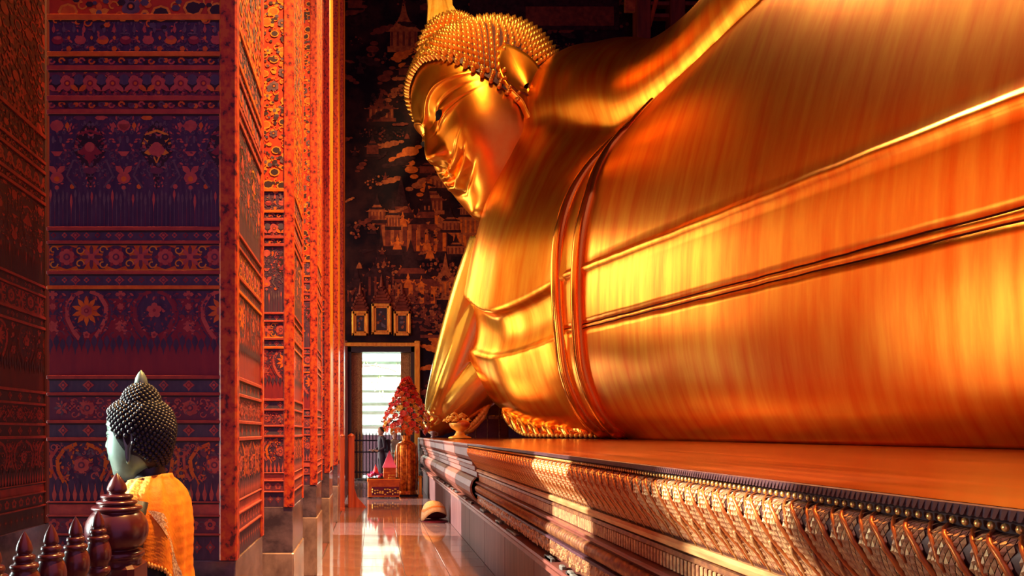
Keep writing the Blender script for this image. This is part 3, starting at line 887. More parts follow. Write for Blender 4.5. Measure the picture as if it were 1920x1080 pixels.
    p.rect(X(880), X(1160), Z(58), Z(-60), 'mural_dim', 3); p.rect(X(985), X(1150), Z(50), Z(14), 'mural_red', 4)
    # dado bands right of the door
    p.rect(X(788), X(900), Z(634), Z(628), 'mural_red', 5); p.rect(X(788), X(900), Z(621), Z(618), 'mural_red', 5)
    for (px, py) in ((800, 650), (812, 655), (800, 690), (806, 720), (797, 740), (815, 640)):
        cloud(X(px), Z(py), .25, 'mural_bright' if py < 700 else 'mural_red', r.uniform(-1, 1))
    p.clip(-4.9, 13.5, 0.1, 16.8)
    p.p = [q for q in p.p if not (DX0 - .1 < sum(a for a, _ in q[0]) / len(q[0]) < DX1 + .1 and sum(b_ for _, b_ in q[0]) / len(q[0]) < DZ + .15)]
    return p


pm = mural()
pm.mb(lambda u, v, d: (u, FY - d, v)).obj('painted_scenes', pm.mats(), farw, fix=False)

# door surround, leaves, railing
door = thing('door_1', None, None, ((DX0 + DX1) / 2, FY, 0)); door['kind'] = 'structure'
dw = (DX1 - DX0) / 2
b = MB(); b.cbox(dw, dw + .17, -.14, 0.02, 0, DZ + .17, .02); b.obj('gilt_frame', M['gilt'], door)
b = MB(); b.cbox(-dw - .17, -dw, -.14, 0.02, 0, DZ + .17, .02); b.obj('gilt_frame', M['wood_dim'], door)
b = MB(); b.cbox(-dw - .17, dw + .17, -.15, 0.02, DZ, DZ + .11, .02); b.obj('gilt_frame', M['gilt'], door)
b = MB(); b.box(-dw, -dw + .10, 0.0, .5, 0, DZ); b.box(dw - .10, dw, 0, .5, 0, DZ); b.box(-dw, dw, 0, .5, DZ - .16, DZ)
b.obj('door_reveal', M['door_dark'], door)
for s, xa, xb in ((-1, fx(658), fx(679)), (1, fx(752), fx(772))):
    cx = (DX0 + DX1) / 2
    b = MB(); b.cbox(xa - cx, xb - cx, .30, .36, .02, fz(657), .01)
    lf = b.obj('door_leaf', M['door_leaf'], door)
    b = MB(); e = .05
    for z0, z1 in ((.3, 1.4), (1.5, 2.6), (2.7, fz(662))):
        b.cbox(xa - cx + e, xb - cx - e, .285, .31, z0, z1, .01)
    b.obj('leaf_panel', M['door_leaf'], lf)
rail = thing('iron_railing', 'black iron railing across the foot of the bright far doorway', 'railing', ((DX0 + DX1) / 2, FY + .25, 0))
b = MB()
for z in (fz(826), fz(848), fz(886)): b.box(-dw + .1, dw - .1, -.02, .02, z - .02, z + .02)
b.obj('rail', M['iron'], rail)
for k in range(18):
    x = -dw + .16 + k * (2 * dw - .32) / 17
    b = MB(); b.box(x - .014, x + .014, -.014, .014, .06, fz(818)); b.lathe([(.02, fz(818)), (.016, fz(815)), (.001, fz(808))], x, 0, 6)
    b.obj('baluster_bar', M['iron'], rail)
b = MB(); b.box(-dw, dw, -.3, .3, -.05, .06); b.obj('threshold', M['grey_stone'], rail)
# the sunlit yard outside the door
b = MB(); b.box(-5, 5, FY + .5, 26, -.3, -.02); tag(b.obj('ground', M['yard_floor']), kind='structure')
b = MB(); b.box(-4, 5, 24.4, 24.7, -.3, 9); yw = tag(b.obj('wall_yard', M['yard_wall']), kind='structure')
b = MB()
for z in (3.55, 3.0, 2.55, 2.25, 1.75): b.box(-3, 4, 24.34, 24.4, z - .008, z + .012)
b.obj('slat', M['yard_line'], yw)
b = MB(); b.box(-3, 4, 24.3, 24.38, 4.02, 4.32); b.box(-3, 4, 24.3, 24.38, 4.42, 4.56); b.obj('blind', M['yard_blue'], yw)
b = MB()
b.box(-3, 4, 24.2, 24.38, 0, 1.40); b.obj('low_wall', M['ped_purple'], yw)
br = MB()
br.tube([(-2.4, 24.05, -.05), (-2.3, 24.05, 1.5), (-2.0, 24.05, 3.0), (-.9, 24.1, 3.8), (0, 24.1, 3.85), (.6, 24.1, 3.72), (1.1, 24.1, 3.5)], [.10, .09, .06, .035, .03, .025, .01], 6)
for k in range(90):
    x, z = rng.uniform(-1.2, 1.6), rng.uniform(2.5, 3.9)
    a = rng.uniform(0, PI); l = rng.uniform(.05, .12)
    br.add([(x, 24.0, z), (x + l * math.cos(a) - .02, 24.05, z + l * math.sin(a)), (x + 2 * l * math.cos(a), 24.0, z + 2 * l * math.sin(a)), (x + l * math.cos(a) + .03, 24.02, z + l * math.sin(a) - .03)], [(0, 1, 2, 3)], 1)
tag(br.obj('yard_tree', [M['bronze'], M['yard_leaf']]), 'leafy thin tree in the sunlit yard outside the doorway', 'tree')

# three gilt picture frames over the door
fl = ['small gilt framed picture left of the tall one over the doorway', 'tall middle gilt framed picture over the doorway', 'small gilt framed picture right of the tall one over the doorway']
for k, (xa, xb, ya, yb) in enumerate(((660, 691, 630, 584), (697, 734, 628, 570), (738, 770, 630, 584))):
    cx, hw, z0, z1 = fx((xa + xb) / 2), (fx(xb) - fx(xa)) / 2, fz(ya), fz(yb)
    t = thing('picture_frame', fl[k], 'picture frame', (cx, FY - .02, z0), group='gilt frames over the doorway')
    b = MB(); fw = .14; H = z1 - z0
    for rr, pr in ((fw, -.05), (fw * .6, -.09)):
        b.cbox(-hw, -hw + rr, pr, 0, 0, H, .015); b.cbox(hw - rr, hw, pr, 0, 0, H, .015)
        b.cbox(-hw, hw, pr, 0, 0, rr, .015); b.cbox(-hw, hw, pr, 0, H - rr, H, .015)
    b.obj('gilt_border', M['gilt'], t)
    b = MB(); b.box(-hw + .1, hw - .1, -.03, -.01, .1, H - .1)
    pic = b.obj('picture', M['dark'], t)
    p = Paint(.003)
    for q in range(9): p.disc(rng.uniform(-hw + .18, hw - .18), rng.uniform(.2, H - .2), rng.uniform(.02, .05), ('mural_red', 'mural_ochre', 'grey')[q % 3], 0, 6)
    if k == 1:
        p.poly([(0, .25), (.12, .2), (.12, .28), (-.02, .38)], 'grey', 1)
    p.mb(lambda u, v, d: (u, -.031 - d, v)).obj('painted_figures', p.mats(), pic, fix=False)['kind'] = 'stuff'
    b = MB()          # carved crest above the frame
    zz = H
    for q in range(5):
        ww = hw * (.9 - q * .17)
        b.cbox(-ww, ww, -.05, 0, zz, zz + .10, .02); b.ball((-ww, -.03, zz + .1), .05, 6, 5); b.ball((ww, -.03, zz + .1), .05, 6, 5); zz += .10
    b.lathe([(.07, zz), (.05, zz + .12), (.002, zz + .4)], 0, -.03, 8)
    b.obj('carved_crest', M['mural_red'], t)

# timber frame high behind the statue's shoulder
tf = thing('timber_frame', 'dusky red timber posts and rails high behind the gold shoulder', 'timber frame', (8.0, 20.4, 0))
for (xa, xb) in ((1190, 1216), (1252, 1280)):
    b = MB(); x0, x1 = (xa - 700) * 20.4 / 1280 - 8, (xb - 700) * 20.4 / 1280 - 8
    b.cbox(x0, x1, -.2, .2, 0, 16.9, .03); b.obj('post', M['wood_dim'], tf)
for z in (fz(42) - .2, fz(20) - .2):
    b = MB(); b.cbox(.1, 2.4, -.1, .1, z - .06, z + .06, .02); b.obj('rail', M['wood_dim'], tf)
b = MB(); b.tube([(-.55, -.1, 12.0), (.15, -.1, 13.4), (.7, -.1, 15.4)], .07, 6); b.obj('brace', M['wood_red'], tf)
b = MB(); b.cbox(-.5, -.02, -.05, .05, fz(45), 16.9, .02); b.obj('painted_board', M['mural_ochre'], tf)

#%%PEDESTAL
# ------------------------------------------------------------------ pedestal
PY0, PY1 = -0.6, 17.5
PZ = 1.5 - 0.138
ped = thing('pedestal', 'long carved bronze and stone pedestal under the golden reclining statue', 'pedestal', (0, 0, 0))
b = MB(); b.box(1.34, 13.0, PY0, PY1, 0.0, PZ - .012); b.obj('core', M['bronze_dark'], ped)
b = MB(); b.cbox(1.16, 13.0, PY0, PY1, PZ - .012, PZ, .004); b.obj('lacquer_top', M['ped_top'], ped)
def profile(name, pts, y0, y1, m, n=2, closed=True):
    """pts: list of (x, h below the eye)"""
    b = MB()
    ys = np.linspace(y0, y1, n)
    P = [[(x, y, 1.5 - h) for x, h in pts] for y in ys]
    b.grid(P)
    return b.obj(name, m, ped)
YB = 8.3        # nearer than this the pedestal wears its petal casing, beyond it plain stone blocks
profile('serrated_edge', [(1.165, .139), (1.15, .141), (1.15, .160), (1.17, .163), (1.4, .163)], PY0, YB, M['ped_purple'])
b = MB()
y = PY0
while y < 4.5:
    b.add([(1.150, y, 1.5 - .141), (1.150, y + .012, 1.5 - .141), (1.144, y + .010, 1.5 - .161), (1.144, y + .004, 1.5 - .161)], [(0, 1, 2, 3)]); y += .017
tag(b.obj('edge_serration', M['bronze_dark'], ped, fix=False), kind='stuff')
b = MB(); y = 1.0
while y < YB:
    r = .0068
    b.ball((1.163, y, 1.5 - .176), (r, r, r * 1.25), 6, 5); y += .0285
tag(b.obj('bead_row', M['bead'], ped, smooth=True), kind='stuff')
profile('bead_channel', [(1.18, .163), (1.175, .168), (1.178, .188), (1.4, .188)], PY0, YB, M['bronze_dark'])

# lotus petal: origin on the top edge, runs along Y
def petal_prof(t):
    """t 0..1 from the top down: overhanging shoulder rolling back to a recessed foot"""
    ts = np.array([0, .08, .2, .35, .5, .65, .8, 1.0])
    xs = np.array([1.205, 1.172, 1.152, 1.152, 1.172, 1.205, 1.245, 1.285])
    hs = np.array([.186, .190, .212, .250, .294, .340, .386, .448])
    return interp_mono([t], ts, np.stack([xs, hs], 1))[0]
PW = 0.1
pb = MB()
nt_, nw = 12, 5
G = []
for i in range(nt_ + 1):
    t = i / nt_
    x, h = petal_prof(t)
    row = []
    for j in range(nw):
        s = j / (nw - 1) - .5
        bulge = .010 * (1 - (2 * s) ** 2)
        row.append((x - bulge, s * PW + .018 * math.sin(t * PI), 1.5 - h))
    G.append(row)
pb.grid(G, 0)
# main rib: S-curve along the petal's edge
def on(t, s, off=.0):
    x, h = petal_prof(t)
    return (x - off - .010 * max(0, 1 - (2 * s) ** 2), s * PW + .018 * math.sin(t * PI), 1.5 - h)
ts = np.linspace(0.0, .95, 18)
sw = lambda t: -.46 + 1.05 * max(0, 1 - t / .50) ** 1.9          # the rib leaves the far side at the top, sweeps over and falls straight
pb.tube([on(t, sw(t), .005) for t in ts], [.0042 + .0022 * math.sin(PI * min(1, t * 1.1)) for t in ts], 6, 1, True)
ts = np.linspace(0.03, .46, 9)
pb.tube([on(t, .06 + .95 * max(0, 1 - t / .46) ** 1.7, .0045) for t in ts], [.0034 + .002 * (1 - t / .46) for t in ts], 5, 1, True)
ts = np.linspace(.60, 1.0, 6)
pb.tube([on(t, -.34 + .72 * (t - .60) / .40, .007) for t in ts], [.0055, .006, .005, .0042, .0034, .0026], 5, 3, True)
# scale cells between the ribs, with dark joints
for i in range(15):
    for j in range(7):
        t = .10 + i * .058
        s = -.36 + j * .125 + (.0625 if i % 2 else 0)
        if s > .46: continue
        a, w_ = .050, .056
        o = .0035
        jt = 1 + .25 * math.sin(i * 2.1 + j * 3.7)
        pb.add([on(max(0, t - a), s, o * .5), on(t, s + w_, o * .5), on(min(1, t + a), s, o * .5), on(t, s - w_, o * .5), on(t + .01, s, o * 1.9 * jt)],
               [(0, 1, 4), (1, 2, 4), (2, 3, 4), (3, 0, 4)], 2)
me_p = pb.mesh('lotus_petal', [M['bronze_deep'], M['bronze_rib'], M['bronze_scale'], M['gold_ledge']])
me_p.polygons.foreach_set('use_smooth', [q.material_index in (0, 1, 3) for q in me_p.polygons])
y = 0.75
while y < YB - .05:
    o = link('lotus_petal', me_p, ped); o.location = (0, y, 0); y += PW
profile('gold_ledge', [(1.30, .446), (1.262, .448), (1.252, .462), (1.255, .482), (1.275, .492), (1.33, .495)], PY0, YB, M['gold_ledge'])
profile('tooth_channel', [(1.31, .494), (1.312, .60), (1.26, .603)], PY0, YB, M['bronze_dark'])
b = MB(); y = .9
while y < YB:
    b.cbox(1.283, 1.315, y, y + .019, 1.5 - .594, 1.5 - .527, .004); y += .034
tag(b.obj('tooth_row', M['bronze_scale'], ped), kind='stuff')
profile('tooth_cap', [(1.315, .498), (1.278, .502), (1.276, .522), (1.315, .527)], PY0, YB, M['bronze'])
profile('copper_fillet', [(1.31, .600), (1.245, .602), (1.238, .612), (1.245, .624), (1.275, .632), (1.262, .642), (1.3, .645)], PY0, YB, M['stone_red'])
# ribbed roll
b = MB(); y = PY0; rows = []
while y < YB + 1e-6:
    k = .0045 * math.cos(2 * PI * y / .048)
    rows.append([(1.272 - (.045 + k) * math.sin(a) * .9, y, 1.5 - .685 + (.042 + k) * math.cos(a)) for a in np.linspace(0.1, PI - .1, 7)]); y += .012
b.grid(rows)
tag(b.obj('ribbed_roll', M['bronze'], ped, smooth=True), kind='stuff')
profile('frieze_ledge', [(1.29, .728), (1.235, .732), (1.232, .748), (1.29, .755)], PY0, YB, M['ped_purple'])
profile('frieze', [(1.285, .75), (1.268, .78), (1.262, .82), (1.275, .87), (1.30, .88)], PY0, YB, M['bronze'])
b = MB()
for k in range(900):
    y = rng.uniform(1.4, YB); h = rng.uniform(.765, .865); s_ = rng.uniform(.008, .016)
    b.ball((1.266, y, 1.5 - h), (.007, s_, s_), 5, 4)
tag(b.obj('frieze_carving', M['bronze_scale'], ped), kind='stuff')
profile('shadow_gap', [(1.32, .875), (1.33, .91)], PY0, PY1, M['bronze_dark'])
b = MB()
for k in range(26):
    y = rng.uniform(3.0, 13.5); b.cbox(1.235, 1.27, y, y + rng.uniform(.06, .3), 1.5 - .915, 1.5 - rng.uniform(.88, .895), .006)
tag(b.obj('mosaic_fleck', M['grey_stone'], ped), kind='stuff')
profile('plinth_cap', [(1.33, .905), (1.222, .908), (1.212, .925), (1.225, .945), (1.238, .955), (1.232, .985), (1.258, 1.005), (1.28, 1.01)], PY0, PY1, M['stone_red'])
y = PY0
while y < PY1 - .05:
    b = MB(); b.cbox(1.27, 1.36, y, min(y + 1.195, PY1), 0.0, 1.5 - 1.003, .006); b.obj('plinth_panel', M['plinth'], ped); y += 1.2
# plain stone blocks of the far half
y = YB
while y < PY1 - .1:
    y1 = min(y + 1.55, PY1)
    for nm, pts, m in (('stone_block', [(1.165, .139), (1.15, .142), (1.146, .165), (1.165, .20), (1.175, .30), (1.205, .345), (1.40, .348)], 'stone_red'),
                       ('stone_moulding', [(1.40, .345), (1.232, .350), (1.205, .365), (1.205, .40), (1.235, .42), (1.24, .47), (1.262, .49), (1.262, .55), (1.40, .555)], 'stone_red'),
                       ('stone_roll', [(1.40, .55), (1.235, .56), (1.195, .60), (1.175, .67), (1.185, .74), (1.22, .80), (1.27, .845), (1.29, .88), (1.40, .885)], 'stone_red')):
        b = MB()
        n = len(pts)
        P = [[(x + (.02 if e else 0), yy, 1.5 - h) for x, h in pts] for yy, e in ((y + .004, 1), (y + .022, 0), (y1 - .022, 0), (y1 - .004, 1))]
        b.grid(P); o = b.obj(nm, M[m], ped)
    y = y1
b = MB(); b.cbox(1.16, 13, PY1 - .01, PY1 + .05, .0, PZ - .004, .01); b.obj('end_block', M['grey_stone'], ped)
b = MB(); b.cbox(1.14, 1.26, PY1 - .35, PY1 + .06, .78, PZ, .02); b.obj('corner_stone', M['grey_stone'], ped)
#%%BODY
# ------------------------------------------------------------------ golden reclining statue
ROOT = Vector((6.0, 9.0, PZ))
buddha = thing('reclining_buddha_statue', 'giant golden reclining Buddha statue lying along the top of the carved pedestal', 'statue', ROOT)


def place(o):
    o.parent = buddha
    o.location = -ROOT
    return o


ST_Y = [0.0, 5.2, 9.0, 12.0, 13.7, 15.2, 16.4, 17.2, 17.7]
ST = np.array([
    [(5.4, 1.36), (5.12, 1.8), (5.02, 2.5), (5.0, 3.2), (5.05, 3.9), (5.25, 4.7), (5.65, 5.6), (6.2, 6.4), (6.9, 7.0), (7.8, 7.2), (10, 6.5), (11.3, 4), (11.3, 1.36)],
    [(5.2, 1.36), (4.98, 1.8), (4.90, 2.5), (4.90, 3.2), (4.95, 3.95), (5.15, 4.85), (5.5, 5.9), (6.0, 6.9), (6.6, 7.6), (7.5, 8.0), (10, 7.0), (11.5, 4), (11.5, 1.36)],
    [(5.0, 1.36), (4.70, 1.85), (4.52, 2.6), (4.50, 3.4), (4.55, 4.3), (4.75, 5.3), (5.05, 6.4), (5.45, 7.4), (6.0, 8.0), (7.0, 8.4), (10, 7.3), (11.5, 4), (11.5, 1.36)],
    [(4.95, 1.36), (4.5, 1.85), (4.20, 2.6), (4.12, 3.5), (4.15, 4.5), (4.30, 5.5), (4.6, 6.5), (5.05, 7.3), (5.6, 7.9), (6.6, 8.2), (10, 7.3), (11.5, 4), (11.5, 1.36)],
    [(4.85, 1.37), (4.3, 1.85), (3.95, 2.6), (3.82, 3.5), (3.76, 4.5), (3.82, 5.5), (4.1, 6.4), (4.6, 7.15), (5.2, 7.7), (6.3, 8.0), (10, 7.3), (11.4, 4), (11.4, 1.36)],
    [(4.2, 1.45), (3.3, 1.9), (2.85, 2.6), (2.72, 3.5), (2.68, 4.6), (2.78, 5.6), (3.02, 6.5), (3.40, 7.5), (4.0, 8.4), (5.2, 9.0), (9.5, 7.3), (11, 4), (11, 1.4)],
    [(3.95, 1.7), (3.05, 2.1), (2.50, 2.8), (2.36, 3.8), (2.34, 4.8), (2.43, 5.8), (2.64, 6.8), (2.98, 7.8), (3.46, 8.8), (4.6, 9.5), (8.5, 7.3), (10, 4), (10, 1.6)],
    [(4.3, 1.9), (3.5, 2.5), (2.95, 3.1), (2.78, 4.0), (2.75, 4.9), (2.83, 5.8), (3.05, 6.7), (3.35, 7.6), (3.8, 8.5), (4.9, 9.0), (8, 7.2), (9.2, 4), (9, 2.0)],
    [(5.0, 2.8), (4.5, 3.2), (4.2, 3.8), (4.1, 4.4), (4.1, 5.0), (4.2, 5.6), (4.4, 6.2), (4.7, 6.7), (5.2, 7.0), (5.9, 7.1), (7.5, 6.4), (8, 4.5), (7.6, 3.0)]])


def S(Y, t):
    """point rows of the torso section at Y for section parameters t (0..12)"""
    c = interp_mono(Y, ST_Y, ST)[0]
    xz = catmull(c, np.clip(t, 0, 11.999))
    return np.c_[xz[:, 0], np.full(len(xz), float(Y)), xz[:, 1]]


def proj(p):
    return np.stack([700 + 1280 * p[..., 0] / p[..., 1], 810 - 1280 * (p[..., 2] - 1.5) / p[..., 1]], -1)


def remeshed(mb, voxel, iters, name):
    me = mb.mesh(name + '_raw', [])
    o = bpy.data.objects.new(name + '_raw', me); C.objects.link(o)
    md = o.modifiers.new('r', 'REMESH'); md.mode = 'VOXEL'; md.voxel_size = voxel; md.adaptivity = 0
    if iters:
        sm = o.modifiers.new('s', 'SMOOTH'); sm.iterations = iters; sm.factor = .5
    dg = bpy.context.evaluated_depsgraph_get()
    r = bpy.data.meshes.new_from_object(o.evaluated_get(dg))
    r.name = name
    bpy.data.objects.remove(o)
    r.polygons.foreach_set('use_smooth', [True] * len(r.polygons))
    return r


# --- torso with the breast crease and the belly lip, left arm and neck, grown into one surface
tt = np.concatenate([np.linspace(0, 1.5, 30), np.linspace(1.5, 9, 150)[1:], np.linspace(9, 12, 24)[1:]])
ys = np.concatenate([np.linspace(0, 13, 60), np.linspace(13, 16.9, 100)[1:], np.linspace(16.9, 17.7, 16)[1:]])
zc = lambda y: float(interp_mono(y, [12, 13.8, 15.0, 16.4, 17.5], np.array([4.9, 4.42, 4.10, 4.72, 5.0]))[0])
zl = lambda y: float(interp_mono(y, [12, 13.8, 15.0, 16.4, 17.5], np.array([3.9, 3.46, 3.20, 3.50, 3.6]))[0])
sig = lambda x: 1 / (1 + np.exp(-np.clip(x, -40, 40)))
G = []
for y in ys:
    P = S(y, tt)
    if y > 12.5:
        z = P[:, 2]; f = np.where(P[:, 0] < 5.5, 1, 0) * min(1, max(0, (y - 13.3) / .4)) * min(1, max(0, (17.2 - y) / .5))
        up = sig((z - zc(y)) / .018) * np.exp(-np.clip(z - zc(y), 0, 9) / 1.1) * .20
        lo = sig((zl(y) - z) / .018) * np.exp(-np.clip(zl(y) - z, 0, 9) / .9) * .13
        inb = np.clip((zc(y) - z) / (zc(y) - zl(y)), 0, 1)
        band = np.where((z < zc(y)) & (z > zl(y)), -.10 * np.sin(PI * inb) + .05 * (inb - .5), 0)
        P[:, 0] -= f * (up + lo + band)
    G.append(P)
mb = MB(); mb.grid(np.array(G), 0, False, True)
n = len(tt)
mb.f.append(list(range(n))); mb.m.append(0)
mb.f.append([len(mb.v) - 1 - k for k in range(n)]); mb.m.append(0)
arm = [(4.9, 16.5, 8.8, 1.05), (4.95, 16.1, 8.92, 1.42), (5.35, 15.2, 8.78, 1.34), (5.85, 14.0, 8.36, 1.12), (6.12, 12.0, 8.06, 1.0), (6.3, 9, 8.0, .95), (6.8, 5, 7.4, .8), (7.0, 1, 6.8, .7)]
ap = catmull(np.array(arm), 60)
mb.tube(ap[:, :3], ap[:, 3], 36)
mb.ball((4.92, 16.1, 8.98), 1.50, 36, 24)
mb.ball((5.3, 15.4, 8.62), 1.34, 36, 24)
mb.ball((4.75, 16.1, 7.7), 1.45, 36, 24)
mb.tube([(3.45, 17.4, 8.9), (3.7, 17.3, 8.2), (4.1, 16.9, 7.2), (4.8, 16.2, 6.2)], [.8, .86, 1.1, 1.5], 28)
me = remeshed(mb, .05, 3, 'body')
# soften the joints of shoulder, neck and chest
nv = len(me.vertices); co = np.zeros(nv * 3); me.vertices.foreach_get('co', co); co = co.reshape(-1, 3)
ed = np.zeros(len(me.edges) * 2, int); me.edges.foreach_get('vertices', ed); ed = ed.reshape(-1, 2)
deg = np.bincount(ed.ravel(), minlength=nv)[:, None] + 1e-9
wt = (np.clip((co[:, 2] - 5.4) / .8, 0, 1) * np.clip((co[:, 1] - 12.6) / .8, 0, 1))[:, None] * .6
for it in range(45):
    acc = np.zeros_like(co)
    for a_ in range(3):
        acc[:, a_] = np.bincount(ed[:, 0], co[ed[:, 1], a_], nv) + np.bincount(ed[:, 1], co[ed[:, 0], a_], nv)
    co += wt * (acc / deg - co)
co[:, 2] = np.maximum(co[:, 2], PZ + .004)
me.vertices.foreach_set('co', co.ravel()); me.update()

# --- head: profile rows in head units (chin -0.5 .. crown 0.5), front = -Y, left ear = +X
HZ = [-.500, -.485, -.455, -.41, -.35, -.28, -.20, -.10, 0, .10, .20, .30, .39, .46, .50]
HA = [.010, .10, .175, .225, .268, .303, .328, .343, .350, .352, .342, .312, .25, .16, .01]
HF = [.12, .245, .300, .335, .352, .366, .378, .388, .388, .400, .398, .372, .30, .19, .01]
HB = [-.10, -.02, .07, .16, .26, .34, .39, .42, .44, .45, .435, .40, .32, .2, .01]


def head_pts(th, z, feat=True):
    a = interp_mono(z, HZ, np.array(HA)); f = interp_mono(z, HZ, np.array(HF)); b_ = interp_mono(z, HZ, np.array(HB))
    e = .86
    sx = np.sign(np.sin(th)) * np.abs(np.sin(th)) ** e
    cx_ = np.sign(np.cos(th)) * np.abs(np.cos(th)) ** e
    x = a * sx
    mid = (b_ - f) / 2 * 0
    y = np.where(cx_ > 0, -f * cx_, -b_ * cx_) + mid
    if feat:
        front = sig((np.cos(th) - .12) / .06)
        ax = np.abs(x)
        g = lambda u, v, su, sv: np.exp(-((ax - u) / su) ** 2 - ((z - v) / sv) ** 2)
        d = np.zeros_like(x)
        # nose ridge with a rounded tip and wings
        nz_ = np.clip((.085 - z) / .245, 0, 1)
        hgt = (.018 + .105 * nz_ ** 1.15) * sig((z + .160) / .014) * sig((.12 - z) / .018)
        wid = .026 + .026 * nz_ ** 2
        d += hgt * np.exp(-(ax / wid) ** 2)
        d += .034 * g(.050, -.145, .024, .024) + .012 * g(0, -.15, .03, .02)
        # brow arcs, sockets, lids
        zb = .055 + .095 * np.sin(PI * np.clip((ax - .015) / .34, 0, 1)) ** .8
        d += .013 * np.exp(-((z - zb) / .010) ** 2) * sig((.30 - ax) / .02) * sig((ax - .01) / .01)
        d += .012 * sig((z - zb) / .012) * np.exp(-np.clip(z - zb, 0, 1) / .10) * sig((.30 - ax) / .03)
        d -= .022 * g(.085, .035, .05, .045) + .014 * g(.20, .06, .07, .04)
        ze = -.012 + .22 * (ax - .05)            # eye axis slants up outwards
        d += .030 * np.exp(-((ax - .150) / .085) ** 2 - ((z - ze - .018) / .042) ** 2)
        d -= .014 * np.exp(-((z - ze + .012 + .10 * (ax - .15) ** 2 * 12) / .0065) ** 2) * sig((ax - .055) / .012) * sig((.27 - ax) / .015)
        d += .010 * np.exp(-((z - ze + .028) / .010) ** 2) * sig((ax - .06) / .015) * sig((.26 - ax) / .02)
        d -= .009 * np.exp(-((z - ze - .052 + .5 * (ax - .15) ** 2 * 4) / .008) ** 2) * sig((ax - .055) / .015) * sig((.27 - ax) / .02)
        # cheeks, lips, chin
        d += .022 * g(.19, -.16, .10, .11)
        zm = -.252 + 1.7 * ax ** 2 - .012 * np.exp(-(ax / .03) ** 2)
        lw = np.clip(1 - (ax / .158) ** 2.5, 0, 1)
        d += .034 * lw * np.exp(-((z - zm - .026) / .017) ** 2) + .040 * lw * np.exp(-((z - zm + .030) / .021) ** 2)
        d -= .020 * sig((.165 - ax) / .012) * np.exp(-((z - zm) / .008) ** 2)
        d -= .012 * sig((.17 - ax) / .02) * np.exp(-((z - zm + .068) / .016) ** 2)
        d -= .010 * sig((.17 - ax) / .02) * np.exp(-((z - zm - .054) / .008) ** 2)
        d += .015 * np.exp(-((ax - .03) / .012) ** 2) * np.exp(-((z + .21) / .03) ** 2)
        d += .030 * g(0, -.43, .085, .05)
        y = y - d * front
    z = np.where(z < -.1, -.1 + (z + .1) * 1.30, z)
    return np.stack([x, y, z], -1)


HS = 4.36
HR = np.array([[0.22502963, 0.89610618, -0.38256423], [-0.9570282, 0.27698898, 0.08587273], [0.18291716, 0.34680085, 0.91992961]])
HC = np.array([2.965, 17.3, 9.50])
to_world = lambda p: np.asarray(p) @ HR.T * HS + HC
thv = np.concatenate([np.linspace(-1.45, 1.45, 230), np.linspace(1.45, 2 * PI - 1.45, 60)[1:-1]])
zv = np.concatenate([np.linspace(-.5, -.46, 14), np.linspace(-.46, .2, 210)[1:], np.linspace(.2, .5, 40)[1:]])
HG = np.stack([head_pts(thv, np.full_like(thv, z)) for z in zv])
hm = MB(); hm.grid(to_world(HG), 0, False, True)
hme = hm.mesh('head_raw', [], True)
# join head into the body surface: one mesh
bm = bmesh.new(); bm.from_mesh(me); nb = len(bm.faces); bm.from_mesh(hme)
bm.faces.ensure_lookup_table()
for f_ in list(bm.faces)[nb:]: f_.material_index = 1
me2 = bpy.data.meshes.new('body'); bm.to_mesh(me2); bm.free()
me2.materials.append(M['gold']); me2.materials.append(M['gold_face'])
me2.polygons.foreach_set('use_smooth', [True] * len(me2.polygons))
body = place(link('body', me2))


# --- hair cap, curls
def hairline(x, y):
    """lowest hair z for a head point (x, y)"""
    a = math.degrees(math.atan2(abs(x) / .35, -y / .39))
    return float(np.interp(a, [0, 25, 40, 52, 63, 74, 84, 92, 110, 140, 180], [.335, .315, .265, .185, .085, -.03, -.13, -.19, -.22, -.34, -.42]))


hat = MB()
thh = np.linspace(0, 2 * PI, 120, endpoint=False)
rows = []
for k in range(34):
    s = k / 33
    row = []
    for t in thh:
        # march from hairline to the crown
        x0 = .35 * math.sin(t); y0 = -.39 * math.cos(t)
        zl_ = hairline(x0, y0)
        z = zl_ + .012 + (.488 - zl_) * s
        row.append((t, z))
    a = np.array(row)
    p = head_pts(a[:, 0], np.clip(a[:, 1], -.49, .4995), False)
    c = np.array([0, 0, .05]); d = p - c; d /= np.linalg.norm(d, axis=1)[:, None]
    rows.append(p + d * .016)
hat.grid(to_world(np.array(rows)), 0, False, True)
hair = place(hat.obj('hair', M['hair_dark'], None, True))
hair['label'] = 'dark hair cap set with rows of golden curls'
hair.parent = buddha
cm = MB()
pts = []
for k in range(172):          # first two rows of curls along the hairline
    t = 2 * PI * (k % 86 + (.5 if k > 85 else 0)) / 86
    z = hairline(.35 * math.sin(t), -.39 * math.cos(t)) + (.004 if k < 86 else .042)
    p = head_pts(np.array([t]), np.array([z if z > -.1 else z]), False)[0]
    nrm = p - np.array([0, .02, 0]); nrm /= np.linalg.norm(nrm)
    pts.append((p + nrm * .012, nrm))
N = 2500
for k in range(N):
    zz = 1 - 2 * (k + .5) / N
    r_ = math.sqrt(1 - zz * zz); t = k * 2.399963
    d = np.array([r_ * math.sin(t), -r_ * math.cos(t), zz])
    # map the direction to the head surface
    z = .05 + .46 * zz if zz > 0 else .05 + .56 * zz
    if z > .499: continue
    p = head_pts(np.array([t]), np.array([z]), False)[0]
    if p[2] < hairline(p[0], p[1]) + .004: continue
    if -.06 < p[1] < .07 and p[2] < .12 and p[0] > .25: continue
    nrm = p - np.array([0, .02, .0]); nrm /= np.linalg.norm(nrm)
    pts.append((p + nrm * .012, nrm))
